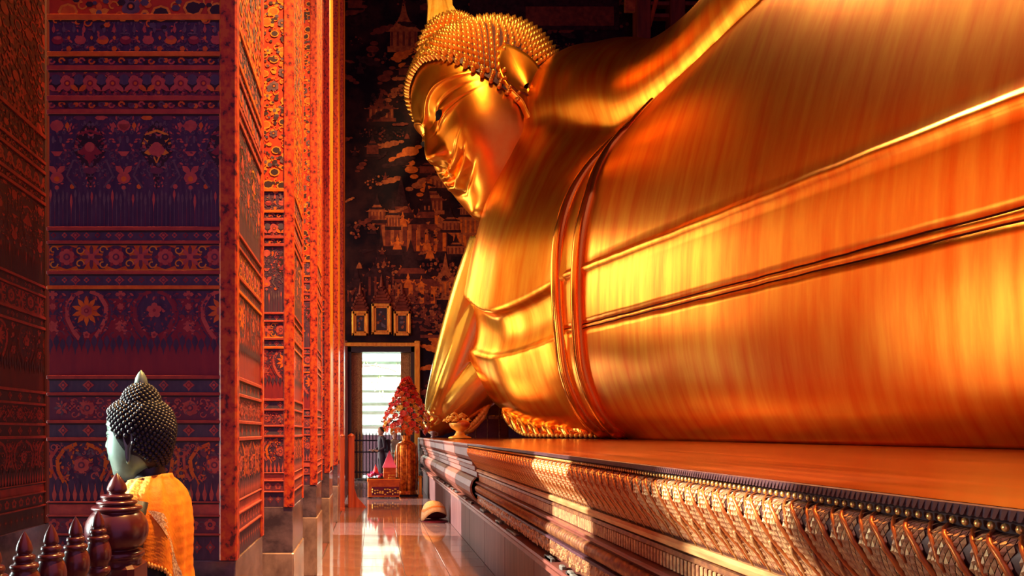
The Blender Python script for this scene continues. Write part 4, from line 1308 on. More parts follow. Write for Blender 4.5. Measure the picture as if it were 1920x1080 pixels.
# ushnisha mound
for k in range(260):
    zz = 1 - (k + .5) / 260; r_ = math.sqrt(1 - zz * zz); t = k * 2.399963
    nrm = np.array([r_ * math.sin(t), -r_ * math.cos(t), zz])
    pts.append((np.array([0, -.06, .46]) + nrm * np.array([.17, .17, .15]), nrm))
um = MB(); um.ball((0, -.06, .46), (.17, .17, .15), 28, 18)
um.v = [tuple(q) for q in to_world(um.v)]
place(um.obj('crown_mound', M['hair_dark'], None, True))
for p, nrm in pts:
    a = np.cross(nrm, [0, 0, 1.0]); l = np.linalg.norm(a)
    a = np.array([1.0, 0, 0]) if l < 1e-3 else a / l
    b2 = np.cross(nrm, a)
    R_ = .0140; H_ = .042
    vs = []
    for q in range(6):
        dr = a * math.cos(q * PI / 3) + b2 * math.sin(q * PI / 3)
        vs.append(p + dr * R_)
    for q in range(6):
        dr = a * math.cos(q * PI / 3) + b2 * math.sin(q * PI / 3)
        vs.append(p + dr * R_ * .8 + nrm * H_ * .62)
    vs.append(p + nrm * H_)
    cm.add(to_world(np.array(vs)), [(q, (q + 1) % 6, 6 + (q + 1) % 6, 6 + q) for q in range(6)] + [(6 + q, 6 + (q + 1) % 6, 12) for q in range(6)])
cu = cm.obj('hair_curl', M['gold_curl'], hair, True)
cu['kind'] = 'stuff'
cu.location = (0, 0, 0)

# --- flame finial on the crown
fl = [(-.085, 0), (-.10, .08), (-.085, .2), (-.09, .34), (-.05, .47), (-.045, .6), (0, .85), (.03, .62), (.045, .55), (.05, .46), (.075, .42), (.07, .33), (.10, .30), (.10, .2), (.125, .16), (.15, .08), (.17, 0)]
fm = MB()
nf = len(fl)
for s in (-1, 1):
    fm.add([(x * 1.0, s * .012 - .0, z) for x, z in fl], [tuple(range(nf))])
fm.f.extend([[i, (i + 1) % nf, nf + (i + 1) % nf, nf + i] for i in range(nf)]); fm.m.extend([0] * nf)
ctr = MB(); ctr.lathe([(.12, 0), (.11, .1), (.07, .25), (.03, .4), (.001, .55)], 0, 0, 14, 0, .8, .45)
fm.add(ctr.v, ctr.f)
# stands on the crown mound
crown = to_world([0.02, -.085, .562])
yaw = Matrix.Rotation(math.radians(8), 3, 'Z') @ Matrix.Rotation(math.radians(-4), 3, 'Y')
fm.v = [tuple(Vector(crown) + (yaw @ Vector(v)) * 3.4) for v in fm.v]
flame = place(fm.obj('flame_finial', M['gold_pale']))
for (u, z) in ((-.035, .20), (-.012, .165), (-.03, .30)):
    q = Vector(crown) + (yaw @ Vector((u, -.016, z))) * 3.4
    hb = MB(); hb.ball(q, (.055, .02, .055), 8, 6); hb.obj('dark_hole', M['eye_dark'], flame).location = (0, 0, 0)

# --- left ear: long pointed leaf with a rolled rim
ear_o = [(.17, .035), (.155, -.005), (.10, -.045), (.03, -.06), (-.05, -.055), (-.12, -.03), (-.17, -.012), (-.24, -.012), (-.30, .0), (-.36, .02), (-.385, .05), (-.36, .085), (-.29, .095),
         (-.22, .10), (-.16, .125), (-.08, .150), (0, .150), (.07, .125), (.12, .09), (.155, .06)]
eo = catmull(np.array(ear_o + ear_o[:1]), 70)[:-1]
cz, cy = eo[:, 0].mean(), eo[:, 1].mean()
rings = []
for sc_, h in ((1.0, .0), (1.0, .03), (.94, .042), (.86, .038), (.5, .037), (.05, .036)):
    rings.append([(.352 + h + (y_ - cy) * .16, -.042 + cy + (y_ - cy) * sc_, cz + (z_ - cz) * sc_) for z_, y_ in eo])
em = MB(); em.grid(to_world(np.array(rings)), 0, False, True)
ear = place(em.obj('ear', M['gold_face'], None, True))
gr = MB()
gp = [(.10 - .0, -.028), (.03, -.040), (-.05, -.035), (-.10, -.015), (-.13, .02), (-.16, .045), (-.20, .05)]
gr.tube(to_world([(.352 + .033 + (y_ - cy) * .16, -.042 + y_, z_) for z_, y_ in gp[2:]]), .022, 6)
gr.obj('ear_groove', M['groove_shade'], ear).location = (0, 0, 0)

# --- dark enamel eyes
for s in (1, -1):
    us = np.linspace(.098, .172, 10)
    top, bot = [], []
    for u in us:
        zz = -.012 + .22 * (u - .05)
        k = math.sin(PI * (u - .098) / .0745) ** .6
        for lst, dz in ((top, .015 * k + .004), (bot, -.013 * k + .002)):
            z = zz + dz - .002
            a = float(interp_mono(z, HZ, np.array(HA))[0])
            th_ = math.asin(min(1, (u / a)) ** (1 / .86))
            q = head_pts(np.array([s * th_]), np.array([z]))[0]
            lst.append(q + np.array([0, -.012, 0]))
    e = MB(); e.grid(to_world(np.array([top, bot])))
    place(e.obj('eye', M['eye_dark'], None, fix=False))
# neck rings
for k in range(3):
    c = to_world([0.16, .06, -.40 - k * .035])
    b = MB(); rr = 1.02 + .05 * k
    ax = Vector((.42, -.18, -.88)).normalized(); u_ = ax.cross(Vector((0, 1, 0))).normalized(); v_ = ax.cross(u_)
    cc = Vector((3.42, 17.13, 8.30)) + ax * (.10 + .2 * k)
    b.tube([tuple(cc + (u_ * math.cos(t) + v_ * math.sin(t)) * rr) for t in np.linspace(0, 2 * PI, 40)], .06, 8)
    place(b.obj('neck_ring', M['gold_face'], None, True))

# --- robe: offset shell with a raised seam and a double groove
def edgeY(t):
    return float(interp_mono(t, [0, 5.5, 6.5, 7.3, 8.0, 8.6, 9.6], np.array([13.72, 13.72, 13.62, 13.2, 12.2, 10.6, 5.5]))[0])


def line_t(Y, x0, y0, m):
    """section parameter where the section at Y meets a straight line of sight plane"""
    tq = np.linspace(1.5, 8, 400)
    p = proj(S(Y, tq))
    d = p[:, 1] - (y0 + m * (p[:, 0] - x0))
    i = np.argmax(d < 0)
    return tq[i]


YL = np.linspace(.6, 13.72, 60)
knots = {}
for nm, (x0, y0, m) in {'seam': (1110, 500, -.383), 'ga': (1110, 606, -.264), 'gb': (1110, 613, -.241)}.items():
    v = np.array([line_t(max(y, 3.2), x0, y0, m) for y in YL])
    knots[nm] = lambda y, v=v: float(np.interp(y, YL, v))


def robe_row(y):
    a, b_, s = knots['ga'](y), knots['gb'](y), knots['seam'](y)
    if a < b_ + .02: a = b_ + .02
    w = .010 + .003 * (13.7 - y) / 10
    t = [*np.linspace(0, b_ - w, 24), b_ - w * .6, b_, b_ + w * .6, *np.linspace(b_ + w, a - w, 3), a - w * .6, a, a + w * .6, *np.linspace(a + w, s - .10, 9), s - .07, s - .035, s,
         s + .035, s + .07, *np.linspace(s + .10, 9.6, 46)]
    off = [*[0] * 24, -.03, -.04, -.03, 0, 0, 0, -.03, -.04, -.03, *[0] * 9, .018, .032, .038, .030, .010, *[0] * 46]
    mi = [*[0] * 23, 1, 1, 1, 1, 0, 0, 1, 1, 1, 1]
    return np.array(t), np.array(off), mi


nu = 150
# parametrise rows by u so the border runs diagonally
def robe_pts(u, off0=.05):
    """u 0..1 along the body; each row of t ends at its own border"""
    ybase = .6 + (13.72 - .6) * u
    t, off, mi = robe_row(ybase)
    P = np.zeros((len(t), 3))
    for i, tq in enumerate(t):
        y = .6 + (edgeY(tq) - .6) * u
        P[i] = S(y, np.array([tq]))[0]
    return P, off + off0, mi


# section tables once, for speed
Rr, Oo = [], []
us_ = np.linspace(0, 1, nu) ** .9
for u in us_:
    P, off, mi = robe_pts(u)
    Rr.append(P); Oo.append(off)
Rr = np.array(Rr); Oo = np.array(Oo)
du = np.gradient(Rr, axis=0); dv = np.gradient(Rr, axis=1)
nn = np.cross(du, dv); nn /= np.linalg.norm(nn, axis=2)[..., None] + 1e-9
if nn[nu // 2, 30, 0] > 0: nn = -nn
robe_m = MB(); RP = Rr + nn * Oo[..., None]; RP[..., 2] = np.maximum(RP[..., 2], PZ + .003)
n1, n2 = RP.shape[:2]
fs, ms = [], []
for i in range(n1 - 1):
    for j in range(n2 - 1):
        fs.append((i * n2 + j, i * n2 + j + 1, (i + 1) * n2 + j + 1, (i + 1) * n2 + j)); ms.append(mi[j] if j < len(mi) else 0)
robe_m.v = [tuple(q) for q in RP.reshape(-1, 3)]; robe_m.f = [list(f_) for f_ in fs]; robe_m.m = ms
robe = place(robe_m.obj('robe', [M['gold'], M['groove_shade']], None, True))
robe['label'] = 'golden robe with a raised seam and a double groove'
# hems: two rolled borders along the robe's edge
tq = np.linspace(0.0, 9.3, 110)
for k, (dy, rad, off) in enumerate(((0.0, .16, .03), (-.72, .15, .05))):
    path, rr = [], []
    for q in tq:
        y = edgeY(q) + dy * max(.25, 1 - max(0, q - 5.5) / 3)
        p = S(y, np.array([q]))[0]
        p2 = S(y, np.array([q + .02]))[0]; tg = p2 - p
        nrm = np.array([-tg[2], 0, tg[0]]); nrm /= np.linalg.norm(nrm) + 1e-9
        if nrm[0] > 0 and q < 7: nrm = -nrm
        path.append(p + nrm * off * (1 if q < 7 else .5)); rr.append(rad * (1 - .72 * max(0, q - 5.0) / 4.3))
    b = MB(); path = [np.array([q_[0], q_[1], max(q_[2], PZ + r_ + .002)]) for q_, r_ in zip(path, rr)]; b.tube(path, rr, 14)
    b.obj('robe_hem', M['gold_polished'], robe, True).location = (0, 0, 0)
# gathered end of the robe spread under the chest
A = np.array([(3.05, 15.95, 2.12), (3.45, 15.6, 1.95), (3.95, 15.1, 1.80), (4.5, 14.5, 1.70), (5.0, 14.0, 1.7)])
B = np.array([(3.20, 15.75, 1.62), (3.42, 15.25, 1.40), (3.90, 14.75, 1.372), (4.50, 14.3, 1.372), (5.1, 13.9, 1.372)])
A, B = catmull(A, 60), catmull(B, 60)
rows = []
for i in range(60):
    row = []
    for k in range(14):
        s = k / 13
        p = A[i] * (1 - s) + B[i] * s
        p = p + np.array([-.10, -.06, 0]) * math.sin(PI * s) + np.array([0, 0, .045]) + np.array([-.05, -.05, 0]) * math.sin(i * .9) * s * s
        row.append(p)
    rows.append(row)
b = MB(); b.grid(rows); o = place(b.obj('robe_end', M['gold_polished'], None, True))
sd = o.modifiers.new('t', 'SOLIDIFY'); sd.thickness = .06
b = MB()
for i in range(0, 60, 2): b.ball(tuple(B[i] + np.array([-.06, -.06, .055])), .05, 8, 6)
tag(b.obj('scalloped_edge', M['gold_pale'], o, True), kind='stuff').location = (0, 0, 0)

# --- right arm: sleeve falling to the elbow, forearm folded back
sl = MB()
pth = catmull(np.array([(2.95, 16.75, 6.1, .62), (2.55, 16.9, 5.0, .60), (2.12, 17.0, 3.7, .52), (1.75, 17.0, 2.5, .42), (1.58, 16.95, 1.85, .34)]), 30)
sl.tube(pth[:, :3], pth[:, 3], 24)
pth = catmull(np.array([(3.0, 16.9, 5.6, .5), (2.6, 16.75, 4.4, .5), (2.15, 16.7, 3.2, .42), (1.8, 16.7, 2.3, .36), (1.62, 16.7, 1.85, .34)]), 30)
sl.tube(pth[:, :3], pth[:, 3], 20)
pth = catmull(np.array([(1.62, 16.85, 1.74, .34), (1.95, 16.7, 2.0, .48), (2.5, 16.55, 2.55, .58), (3.2, 16.5, 3.2, .68)]), 26)
sl.tube(pth[:, :3], pth[:, 3], 24)
sl.ball((1.60, 16.9, 1.76), .37, 20, 14)
place(link('right_arm_sleeve', remeshed(sl, .035, 2, 'right_arm_sleeve'))).data.materials.append(M['gold_sleeve'])
b = MB(); b.tube([(2.05, 16.5, 1.42), (2.35, 16.35, 1.55), (2.62, 16.3, 1.85), (2.78, 16.3, 2.2)], [.05, .07, .07, .04], 8)
for k in range(14):
    t = k / 13; b.ball((2.05 + .73 * t, 16.48 - .2 * math.sin(t * 2), 1.45 + .75 * t ** 1.5), .075, 8, 6)
place(b.obj('sleeve_trim', M['gold_pale'], None, True))

#%%PILLOW
pil = thing('cushion_block', 'reddish brown stone cushion block under the golden elbow', 'cushion', (2.88, 17.32, PZ))
b = MB(); b.cbox(-.53, .53, -.13, .16, 0, 1.05, .03); b.obj('block', M['stone_red'], pil)
b = MB(); b.cbox(-.55, .55, -.15, .17, .46, .56, .02); b.obj('band', M['gold_ledge'], pil)
for q in (-.3, 0, .3):
    b = MB(); b.cbox(q - .02, q + .02, -.15, -.12, 0, 1.0, .006); b.obj('upright_strip', M['bronze'], pil)
#%%SMALL
# ------------------------------------------------------------------ small dark bronze statue in a saffron cloth
SB = Vector((-0.815, 2.50, 0.0))
fd = math.radians(9)                         # face turned a little away from the eye
Fv = np.array([-math.cos(fd), math.sin(fd), 0]); Lv = np.array([-math.sin(fd), -math.cos(fd), 0]); Uv = np.array([0, 0, 1.0])
sbr = thing('small_buddha_statue', 'small dark bronze Buddha statue draped in saffron cloth before the nearest column', 'statue', SB)
hs = .272
hc = np.array([-.043, 0, 1.487])


def sb_w(p):      # head units -> statue space
    p = np.asarray(p)
    return (p[..., 0:1] * Lv + p[..., 1:2] * (-Fv) + p[..., 2:3] * Uv) * hs + hc


th2 = np.concatenate([np.linspace(-1.45, 1.45, 150), np.linspace(1.45, 2 * PI - 1.45, 40)[1:-1]])
zv2 = np.concatenate([np.linspace(-.5, .2, 130), np.linspace(.2, .5, 24)[1:]])
hm = MB(); hm.grid(sb_w(np.stack([head_pts(th2, np.full_like(th2, z)) for z in zv2])), 0, False, True)
hm.m = [1] * len(hm.f)
# torso: rows of ellipses (height, centre along the back, half depth, half width)
TR = [(.70, .02, .16, .24), (.78, .02, .18, .27), (.86, .02, .16, .24), (.92, .03, .090, .17), (1.0, .032, .080, .15), (1.08, .032, .082, .16), (1.16, .028, .085, .178), (1.23, .022, .080, .185),
      (1.28, .016, .068, .17), (1.315, .010, .056, .125), (1.335, .004, .050, .085), (1.36, .0, .050, .060), (1.42, -.01, .052, .056), (1.46, -.02, .04, .05)]
TRa = np.array(TR)


def torso_pt(z, ph, off=0.0):
    """ph: 0 front, +90 deg the left side (towards the eye), 180 back"""
    c, a, b_ = interp_mono(z, TRa[:, 0], TRa[:, 1:])[0]
    r = -Fv * c + Fv * (a + off) * math.cos(ph) + Lv * (b_ + off) * math.sin(ph)
    return r + Uv * z


rows = [[torso_pt(z, ph) for ph in np.linspace(0, 2 * PI, 40, endpoint=False)] for z in np.linspace(.70, 1.46, 44)]
hm.grid(rows, 0, False, True)
# folded legs and arms, one figure with the torso
for s in (1, -1):
    P = lambda f, l, z: tuple(Fv * f + Lv * l + Uv * z)
    hm.tube([P(-.02, s * .165, 1.26), P(-.02, s * .20, 1.13), P(.0, s * .215, .98), P(.08, s * .19, .90), P(.15, s * .11, .87)], [.055, .055, .047, .040, .032], 14)
    hm.tube([P(-.02, s * .10, .80), P(.07, s * .24, .78), P(.15, s * .15, .77), P(.19, -s * .05, .78)], [.085, .08, .06, .04], 14)
o = hm.obj('body', [M['bronze_black'], M['bronze_face']], sbr, True)
cap = MB(); rows = []
for k in range(26):
    s = k / 25; row = []
    for t in np.linspace(0, 2 * PI, 70, endpoint=False):
        zl_ = hairline(.35 * math.sin(t), -.39 * math.cos(t)); row.append((t, zl_ + (.5 - zl_) * s))
    a = np.array(row); p = head_pts(a[:, 0], np.clip(a[:, 1], -.49, .4995), False)
    d = p - np.array([0, 0, .05]); d /= np.linalg.norm(d, axis=1)[:, None]; rows.append(p + d * .02)
cap.grid(sb_w(np.array(rows)), 0, False, True)
cap.ball(sb_w(np.array([0, .03, .40])), (.25 * hs, .25 * hs, .295 * hs), 24, 16)
sh = cap.obj('hair', M['bronze_black'], sbr, True)
cb = MB()
for k in range(900):
    zz = 1 - 2 * (k + .5) / 900; r_ = math.sqrt(1 - zz * zz); t = k * 2.399963
    z = .05 + (.46 if zz > 0 else .56) * zz
    if z > .499: continue
    p = head_pts(np.array([t]), np.array([z]), False)[0]
    if p[2] < hairline(p[0], p[1]) + .01: continue
    if -.05 < p[1] < .09 and p[0] > .2 and p[2] < .0: continue
    nrm = p - np.array([0, .02, 0]); nrm /= np.linalg.norm(nrm)
    q = sb_w(p + nrm * .024)
    cb.ball(q, .034 * hs, 8, 6)
for k in range(170):
    zz = 1 - 1.0 * (k + .5) / 170; r_ = math.sqrt(1 - zz * zz); t = k * 2.399963
    nrm = np.array([r_ * math.sin(t), -r_ * math.cos(t), zz]); cb.ball(sb_w(np.array([0, .03, .40]) + nrm * np.array([.25, .25, .295])), .033 * hs, 8, 6)
tag(cb.obj('hair_curl', M['bronze_black'], sh, True), kind='stuff')
fb = MB(); c = sb_w(np.array([0, .03, .66]))
fb.lathe([(.0215, c[2] - .008), (.024, c[2] + .012), (.020, c[2] + .032), (.010, c[2] + .050), (.001, c[2] + .060)], c[0], c[1], 16)
fb.obj('crown_finial', M['bronze_face'], sbr, True)
for s in (1, -1):
    er = []
    for sc_, h in ((1.0, .0), (1.0, .03), (.9, .045), (.78, .034), (.4, .026), (.05, .024)):
        er.append([(s * (.335 + h), .0 + cy * .8 + (y_ - cy) * sc_ * .62, cz + (z_ - cz) * sc_ * .94) for z_, y_ in eo])
    e = MB(); e.grid(sb_w(np.array(er)), 0, False, True); e.obj('ear', M['bronze_face'], sbr, True)
# cloth over the left shoulder and the back
NR, NC = 44, 56
phs = np.radians(np.linspace(38, 275, NC))


def hem_z(ph):
    d = math.degrees(ph)
    return float(np.interp(d, [38, 60, 85, 110, 135, 150, 160, 200, 275], [1.13, 1.105, 1.085, 1.062, 1.035, .99, .80, .80, .80]))


rows = []
for i in range(NR):
    s = i / (NR - 1); row = []
    for ph in phs:
        z1 = hem_z(ph); z0 = 1.338 - .012 * math.cos(ph)
        z = z0 + (z1 - z0) * s
        fold = .0012 * math.sin(z * 330 + math.degrees(ph) * .02) + .006 * math.sin(math.degrees(ph) * .22 + 3 * s)
        row.append(torso_pt(max(z, .90), ph, .016 + fold + .02 * s * s) * np.array([1, 1, 0]) + Uv * z)
    rows.append(row)
cl = MB(); cl.grid(rows)
i = 0
for a in range(NR - 1):
    for c_ in range(NC - 1):
        d = math.degrees(phs[c_]); s = a / (NR - 1)
        if d < 124 - 50 * s and s < .38: cl.m[i] = 1
        i += 1
oc = cl.obj('saffron_cloth', [M['cloth'], M['lace']], sbr, True)
sd = oc.modifiers.new('t', 'SOLIDIFY'); sd.thickness = .006; sd.offset = -1
b = MB(); rr = np.array(rows); rows2 = []
for i in range(NR):
    s = i / (NR - 1)
    if s < .36: continue
    c0 = 20 + (s - .36) * 20
    row = []
    for k in range(4):
        j = c0 + k * 1.6; j0 = int(j); f = j - j0
        p = rr[i, j0] * (1 - f) + rr[i, j0 + 1] * f
        row.append(p + Lv * .006 * 1 + np.array([0, -.003, 0]))
    rows2.append(row)
b.grid(rows2); b.obj('sequin_band', M['sequin'], oc, True)
b = MB()
for k in range(0, NC - 24, 1):
    p = rr[-1, k]; b.ball(p + np.array([0, -.004, -.006]), (.006, .006, .011), 6, 5)
tag(b.obj('fringe', M['lace'], oc, True), kind='stuff')
b = MB(); b.cbox(-.25, .25, -.24, .26, .0, .60, .02); b.cbox(-.28, .28, -.26, .28, .60, .70, .02); b.cbox(-.28, .28, -.26, .28, .0, .10, .02); b.obj('statue_plinth', M['wood'], sbr)

# ------------------------------------------------------------------ dark wooden balustrade at the lower left
bal = thing('wooden_balustrade', 'dark maroon turned wood balustrade with a round topped end post', 'balustrade', (-0.80, 2.13, 0))
b = MB()
prof = [(.001, 1.372), (.010, 1.362), (.020, 1.348), (.028, 1.332), (.030, 1.318), (.024, 1.308), (.046, 1.304), (.049, 1.297), (.044, 1.290), (.058, 1.286), (.061, 1.279), (.054, 1.272), (.072, 1.269), (.076, 1.261), (.068, 1.254),
        (.078, 1.243), (.090, 1.222), (.0945, 1.195), (.090, 1.168), (.076, 1.146), (.062, 1.137), (.080, 1.130), (.083, 1.118), (.076, 1.108), (.074, 1.09)]
pr = catmull(np.array(prof), 90)
b.lathe([tuple(q) for q in pr], 0, 0, 40)
nw_ = b.obj('newel_knob', M['wood'], bal, True)
b = MB(); b.cbox(-.075, .075, -.075, .075, 0, 1.10, .016); b.cbox(-.095, .095, -.095, .095, 0, .14, .016); b.obj('newel_post', M['wood'], bal)
prof = [(.001, 1.272), (.007, 1.262), (.015, 1.244), (.018, 1.228), (.015, 1.221), (.022, 1.217), (.024, 1.209), (.021, 1.202), (.029, 1.197), (.031, 1.190), (.027, 1.183), (.032, 1.172), (.0365, 1.152), (.035, 1.130), (.028, 1.112),
        (.033, 1.106), (.035, 1.096), (.030, 1.086), (.024, 1.078), (.033, 1.068), (.034, 1.056), (.031, 1.04), (.027, .90), (.034, .7), (.022, .5), (.022, .30), (.034, .22), (.034, .12), (.034, 0.0)]
pr = catmull(np.array(prof), 100)
b = MB(); b.lathe([tuple(q) for q in pr], 0, 0, 26)
me_b = None
for k, y in enumerate((1.985, 1.835, 1.695, 1.565, 1.435, 1.305)):
    if me_b is None:
        o = b.obj('baluster', M['wood'], bal, True); me_b = o.data
    else:
        o = link('baluster', me_b, bal)
    o.location = (0, y - 2.13, 0)
for z in (.62, .16):
    b = MB(); b.cbox(-.03, .03, 1.2 - 2.13, -.075, z, z + .07, .01); b.obj('rail', M['wood'], bal)

# ------------------------------------------------------------------ red gate posts
gt = thing('red_gate_post', 'slim red wooden gate post with three rails beside the walkway', 'post', (-.595, 13.05, 0))
b = MB(); b.cbox(-.045, .045, -.045, .045, 0, 1.40, .01); b.lathe([(.045, 1.40), (.05, 1.42), (.03, 1.45), (.001, 1.47)], 0, 0, 12); b.cbox(-.05, .05, -.05, .05, 0, .06, .01); b.obj('post', M['wood_red'], gt)
for z in (.27, .72, 1.18):
    b = MB(); b.cbox(-.95, -.03, -.02, .02, z, z + .05, .008); b.obj('rail', M['wood_red'], gt)
g2 = thing('flared_gate_post', 'thicker red wooden gate post with a flared foot beside the walkway', 'post', (-.44, 13.6, 0))
b = MB(); b.cbox(-.062, .062, -.062, .062, 0, 1.40, .014); b.lathe([(.07, 1.38), (.075, 1.42), (.05, 1.45), (.001, 1.48)], 0, 0, 12); b.obj('post', M['wood_red'], g2)
b = MB(); b.add([(.05, -.03, .42), (.05, .03, .42), (.12, .03, .20), (.12, -.03, .20), (.30, .03, .0), (.30, -.03, 0), (.05, .03, 0), (.05, -.03, 0)],
                [(0, 1, 2, 3), (3, 2, 4, 5), (0, 3, 5, 7), (1, 6, 4, 2), (0, 7, 6, 1), (7, 5, 4, 6)]); b.obj('foot_brace', M['wood_red'], g2)

# ------------------------------------------------------------------ vase and flower cone
VX, VY = .785, 16.22
vs = thing('flower_vase', 'tall copper gold vase holding a cone of red and yellow flowers', 'vase', (VX, VY, 0))
b = MB()
b.lathe([tuple(q) for q in catmull(np.array([(.001, .02), (.23, .02), (.25, .06), (.235, .12), (.245, .2), (.255, .5), (.255, .9), (.25, 1.12), (.22, 1.22), (.14, 1.27), (.10, 1.31), (.11, 1.40), (.12, 1.42)]), 60)], 0, 0, 32)
b.obj('vase_body', M['vase'], vs, True)
for k in range(8):
    a = k * PI / 4
    b = MB(); b.tube([(.25 * math.cos(a), .25 * math.sin(a), .12), (.268 * math.cos(a), .268 * math.sin(a), .5), (.268 * math.cos(a), .268 * math.sin(a), .95), (.235 * math.cos(a), .235 * math.sin(a), 1.2)], .016, 6); b.obj('raised_rib', M['vase'], vs, True)
b = MB(); b.cbox(-.27, .27, -.27, .27, 0, .03, .01); b.obj('base_tray', M['iron'], vs)
b = MB()
for k in range(420):
    z = rng.uniform(1.52, 2.72); r_ = .50 * max(.06, min(1, (2.85 - z) / 1.05)) * min(1, .5 + (z - 1.4) / .3) * rng.uniform(.2, 1.12); a = rng.uniform(0, 2 * PI)
    c = Vector((r_ * math.cos(a), r_ * math.sin(a), z)); d = Vector((math.cos(a), math.sin(a), rng.uniform(-.5, 1))).normalized(); q = d.cross(Vector((rng.normal(), rng.normal(), rng.normal()))).normalized()
    l = rng.uniform(.06, .13)
    b.add([c, c + d * l * .5 + q * l * .25, c + d * l, c + d * l * .5 - q * l * .25], [(0, 1, 2, 3)])
tag(b.obj('foliage', M['leaf_dark'], vs, fix=False), kind='stuff')
fcols = ['f_red', 'f_orange', 'f_coral', 'f_yellow', 'f_orange', 'f_coral', 'f_yellow', 'f_orange']
bl = {}
for c in set(fcols):
    b = MB()
    for ring, (n_, r_, z_) in enumerate(((8, .075, .0), (7, .055, .022), (5, .034, .038))):
        for k in range(n_):
            a = 2 * PI * k / n_ + ring * .4
            p = lambda rr, aa, zz: (rr * math.cos(aa), rr * math.sin(aa), zz)
            b.add([p(.008, a, z_ - .012), p(r_ * .75, a - .38, z_ + .010), p(r_, a, z_ + .016), p(r_ * .75, a + .38, z_ + .010)], [(0, 1, 2, 3)])
    b.ball((0, 0, .035), .016, 6, 5)
    bl[c] = b.mesh('bloom', M[c])
for k in range(130):
    s = (k + .5) / 130
    z = 1.49 + 1.27 * s ** 1.12
    r_ = .50 * min(1, max(.03, (2.86 - z) / 1.0)) * min(1, .55 + (z - 1.4) / .35)
    a = k * 2.399963
    o = link('bloom', bl[fcols[(k * 5 + int(rng.integers(0, 3))) % 8] if z < 2.35 else ('f_orange', 'f_coral', 'f_red')[k % 3]], vs)
    o.location = (r_ * math.cos(a), r_ * math.sin(a), z)
    o.rotation_euler = Vector((math.cos(a), math.sin(a), .35 + .8 * s)).to_track_quat('Z', 'Y').to_euler()
    q = rng.uniform(.95, 1.5); o.scale = (q, q, q)
b = MB(); b.cbox(-.03, .03, -.03, .03, 0, .44, .006); b.lathe([(.05, .44), (.06, .47), (.001, .50)], 0, 0, 10); b.cbox(-.05, .05, -.05, .05, 0, .05, .006)
tag(b.obj('gold_stand', M['gilt']), 'short gold stand on the floor between the vase and the pedestal', 'stand').location = (1.09, 15.80, 0)

# ------------------------------------------------------------------ offering box and what stands on it
bx = thing('offering_box', 'orange lacquered offering box with gold carving left of the vase', 'box', (.235, 15.66, 0))
b = MB(); b.cbox(-.36, .36, -.24, .24, .03, .44, .012); b.cbox(-.375, .375, -.255, .255, .38, .44, .01); b.obj('case', M['box_orange'], bx)
for sx in (-.31, .31):
    for sy in (-.19, .19):
        b = MB(); b.cbox(sx - .04, sx + .04, sy - .04, sy + .04, 0, .03, .005); b.obj('foot', M['iron'], bx)
b = MB(); b.cbox(-.27, .35, -.247, -.238, .07, .26, .003); b.obj('dark_panel', M['maroon'], bx)
for k in range(22):
    b = MB(); b.ball((-.25 + (k % 11) * .057, -.25, .09 + .06 * (k // 11) + rng.uniform(0, .06)), (rng.uniform(.015, .03), .008, rng.uniform(.012, .025)), 6, 5); b.obj('gold_carving', M['box_gold'], bx)
shn = thing('spirit_house', 'small orange shrine box with a pink pyramid roof on the offering box', 'shrine', (.37, 15.64, .44))
b = MB(); b.cbox(-.14, .14, -.12, .12, 0, .25, .01); b.cbox(-.15, .15, -.13, .13, .12, .14, .005); b.obj('walls', M['box_orange'], shn)
b = MB(); b.add([(-.16, -.14, .25), (.16, -.14, .25), (.16, .14, .25), (-.16, .14, .25), (-.07, -.06, .47), (.07, -.06, .47), (.07, .06, .47), (-.07, .06, .47), (0, 0, .64)],
                [(3, 2, 1, 0), (0, 1, 5, 4), (1, 2, 6, 5), (2, 3, 7, 6), (3, 0, 4, 7), (4, 5, 8), (5, 6, 8), (6, 7, 8), (7, 4, 8)]); b.obj('roof', M['pink'], shn)
b = MB(); b.cbox(-.03, .13, -.15, -.12, .0, .03, .004); b.cbox(-.02, .12, -.145, -.12, .06, .09, .004); b.obj('gold_step', M['gilt'], shn)
fp = thing('flower_garland', 'heap of magenta flowers with a small red cone on the offering box', 'flowers', (.02, 15.62, .44))
for k in range(26):
    a = rng.uniform(0, 2 * PI); r_ = .17 * math.sqrt(rng.uniform(0, 1)); b = MB(); b.ball((r_ * math.cos(a), r_ * .8 * math.sin(a), .035 + .10 * (1 - r_ / .17) + rng.uniform(0, .05)), rng.uniform(.025, .042), 7, 5)
    b.obj('blossom', M['magenta' if k % 3 else 'pink'], fp, True)
b = MB(); b.lathe([(.07, .12), (.05, .2), (.015, .28), (.001, .33)], .03, 0, 10); b.obj('red_cone', M['f_red'], fp, True)

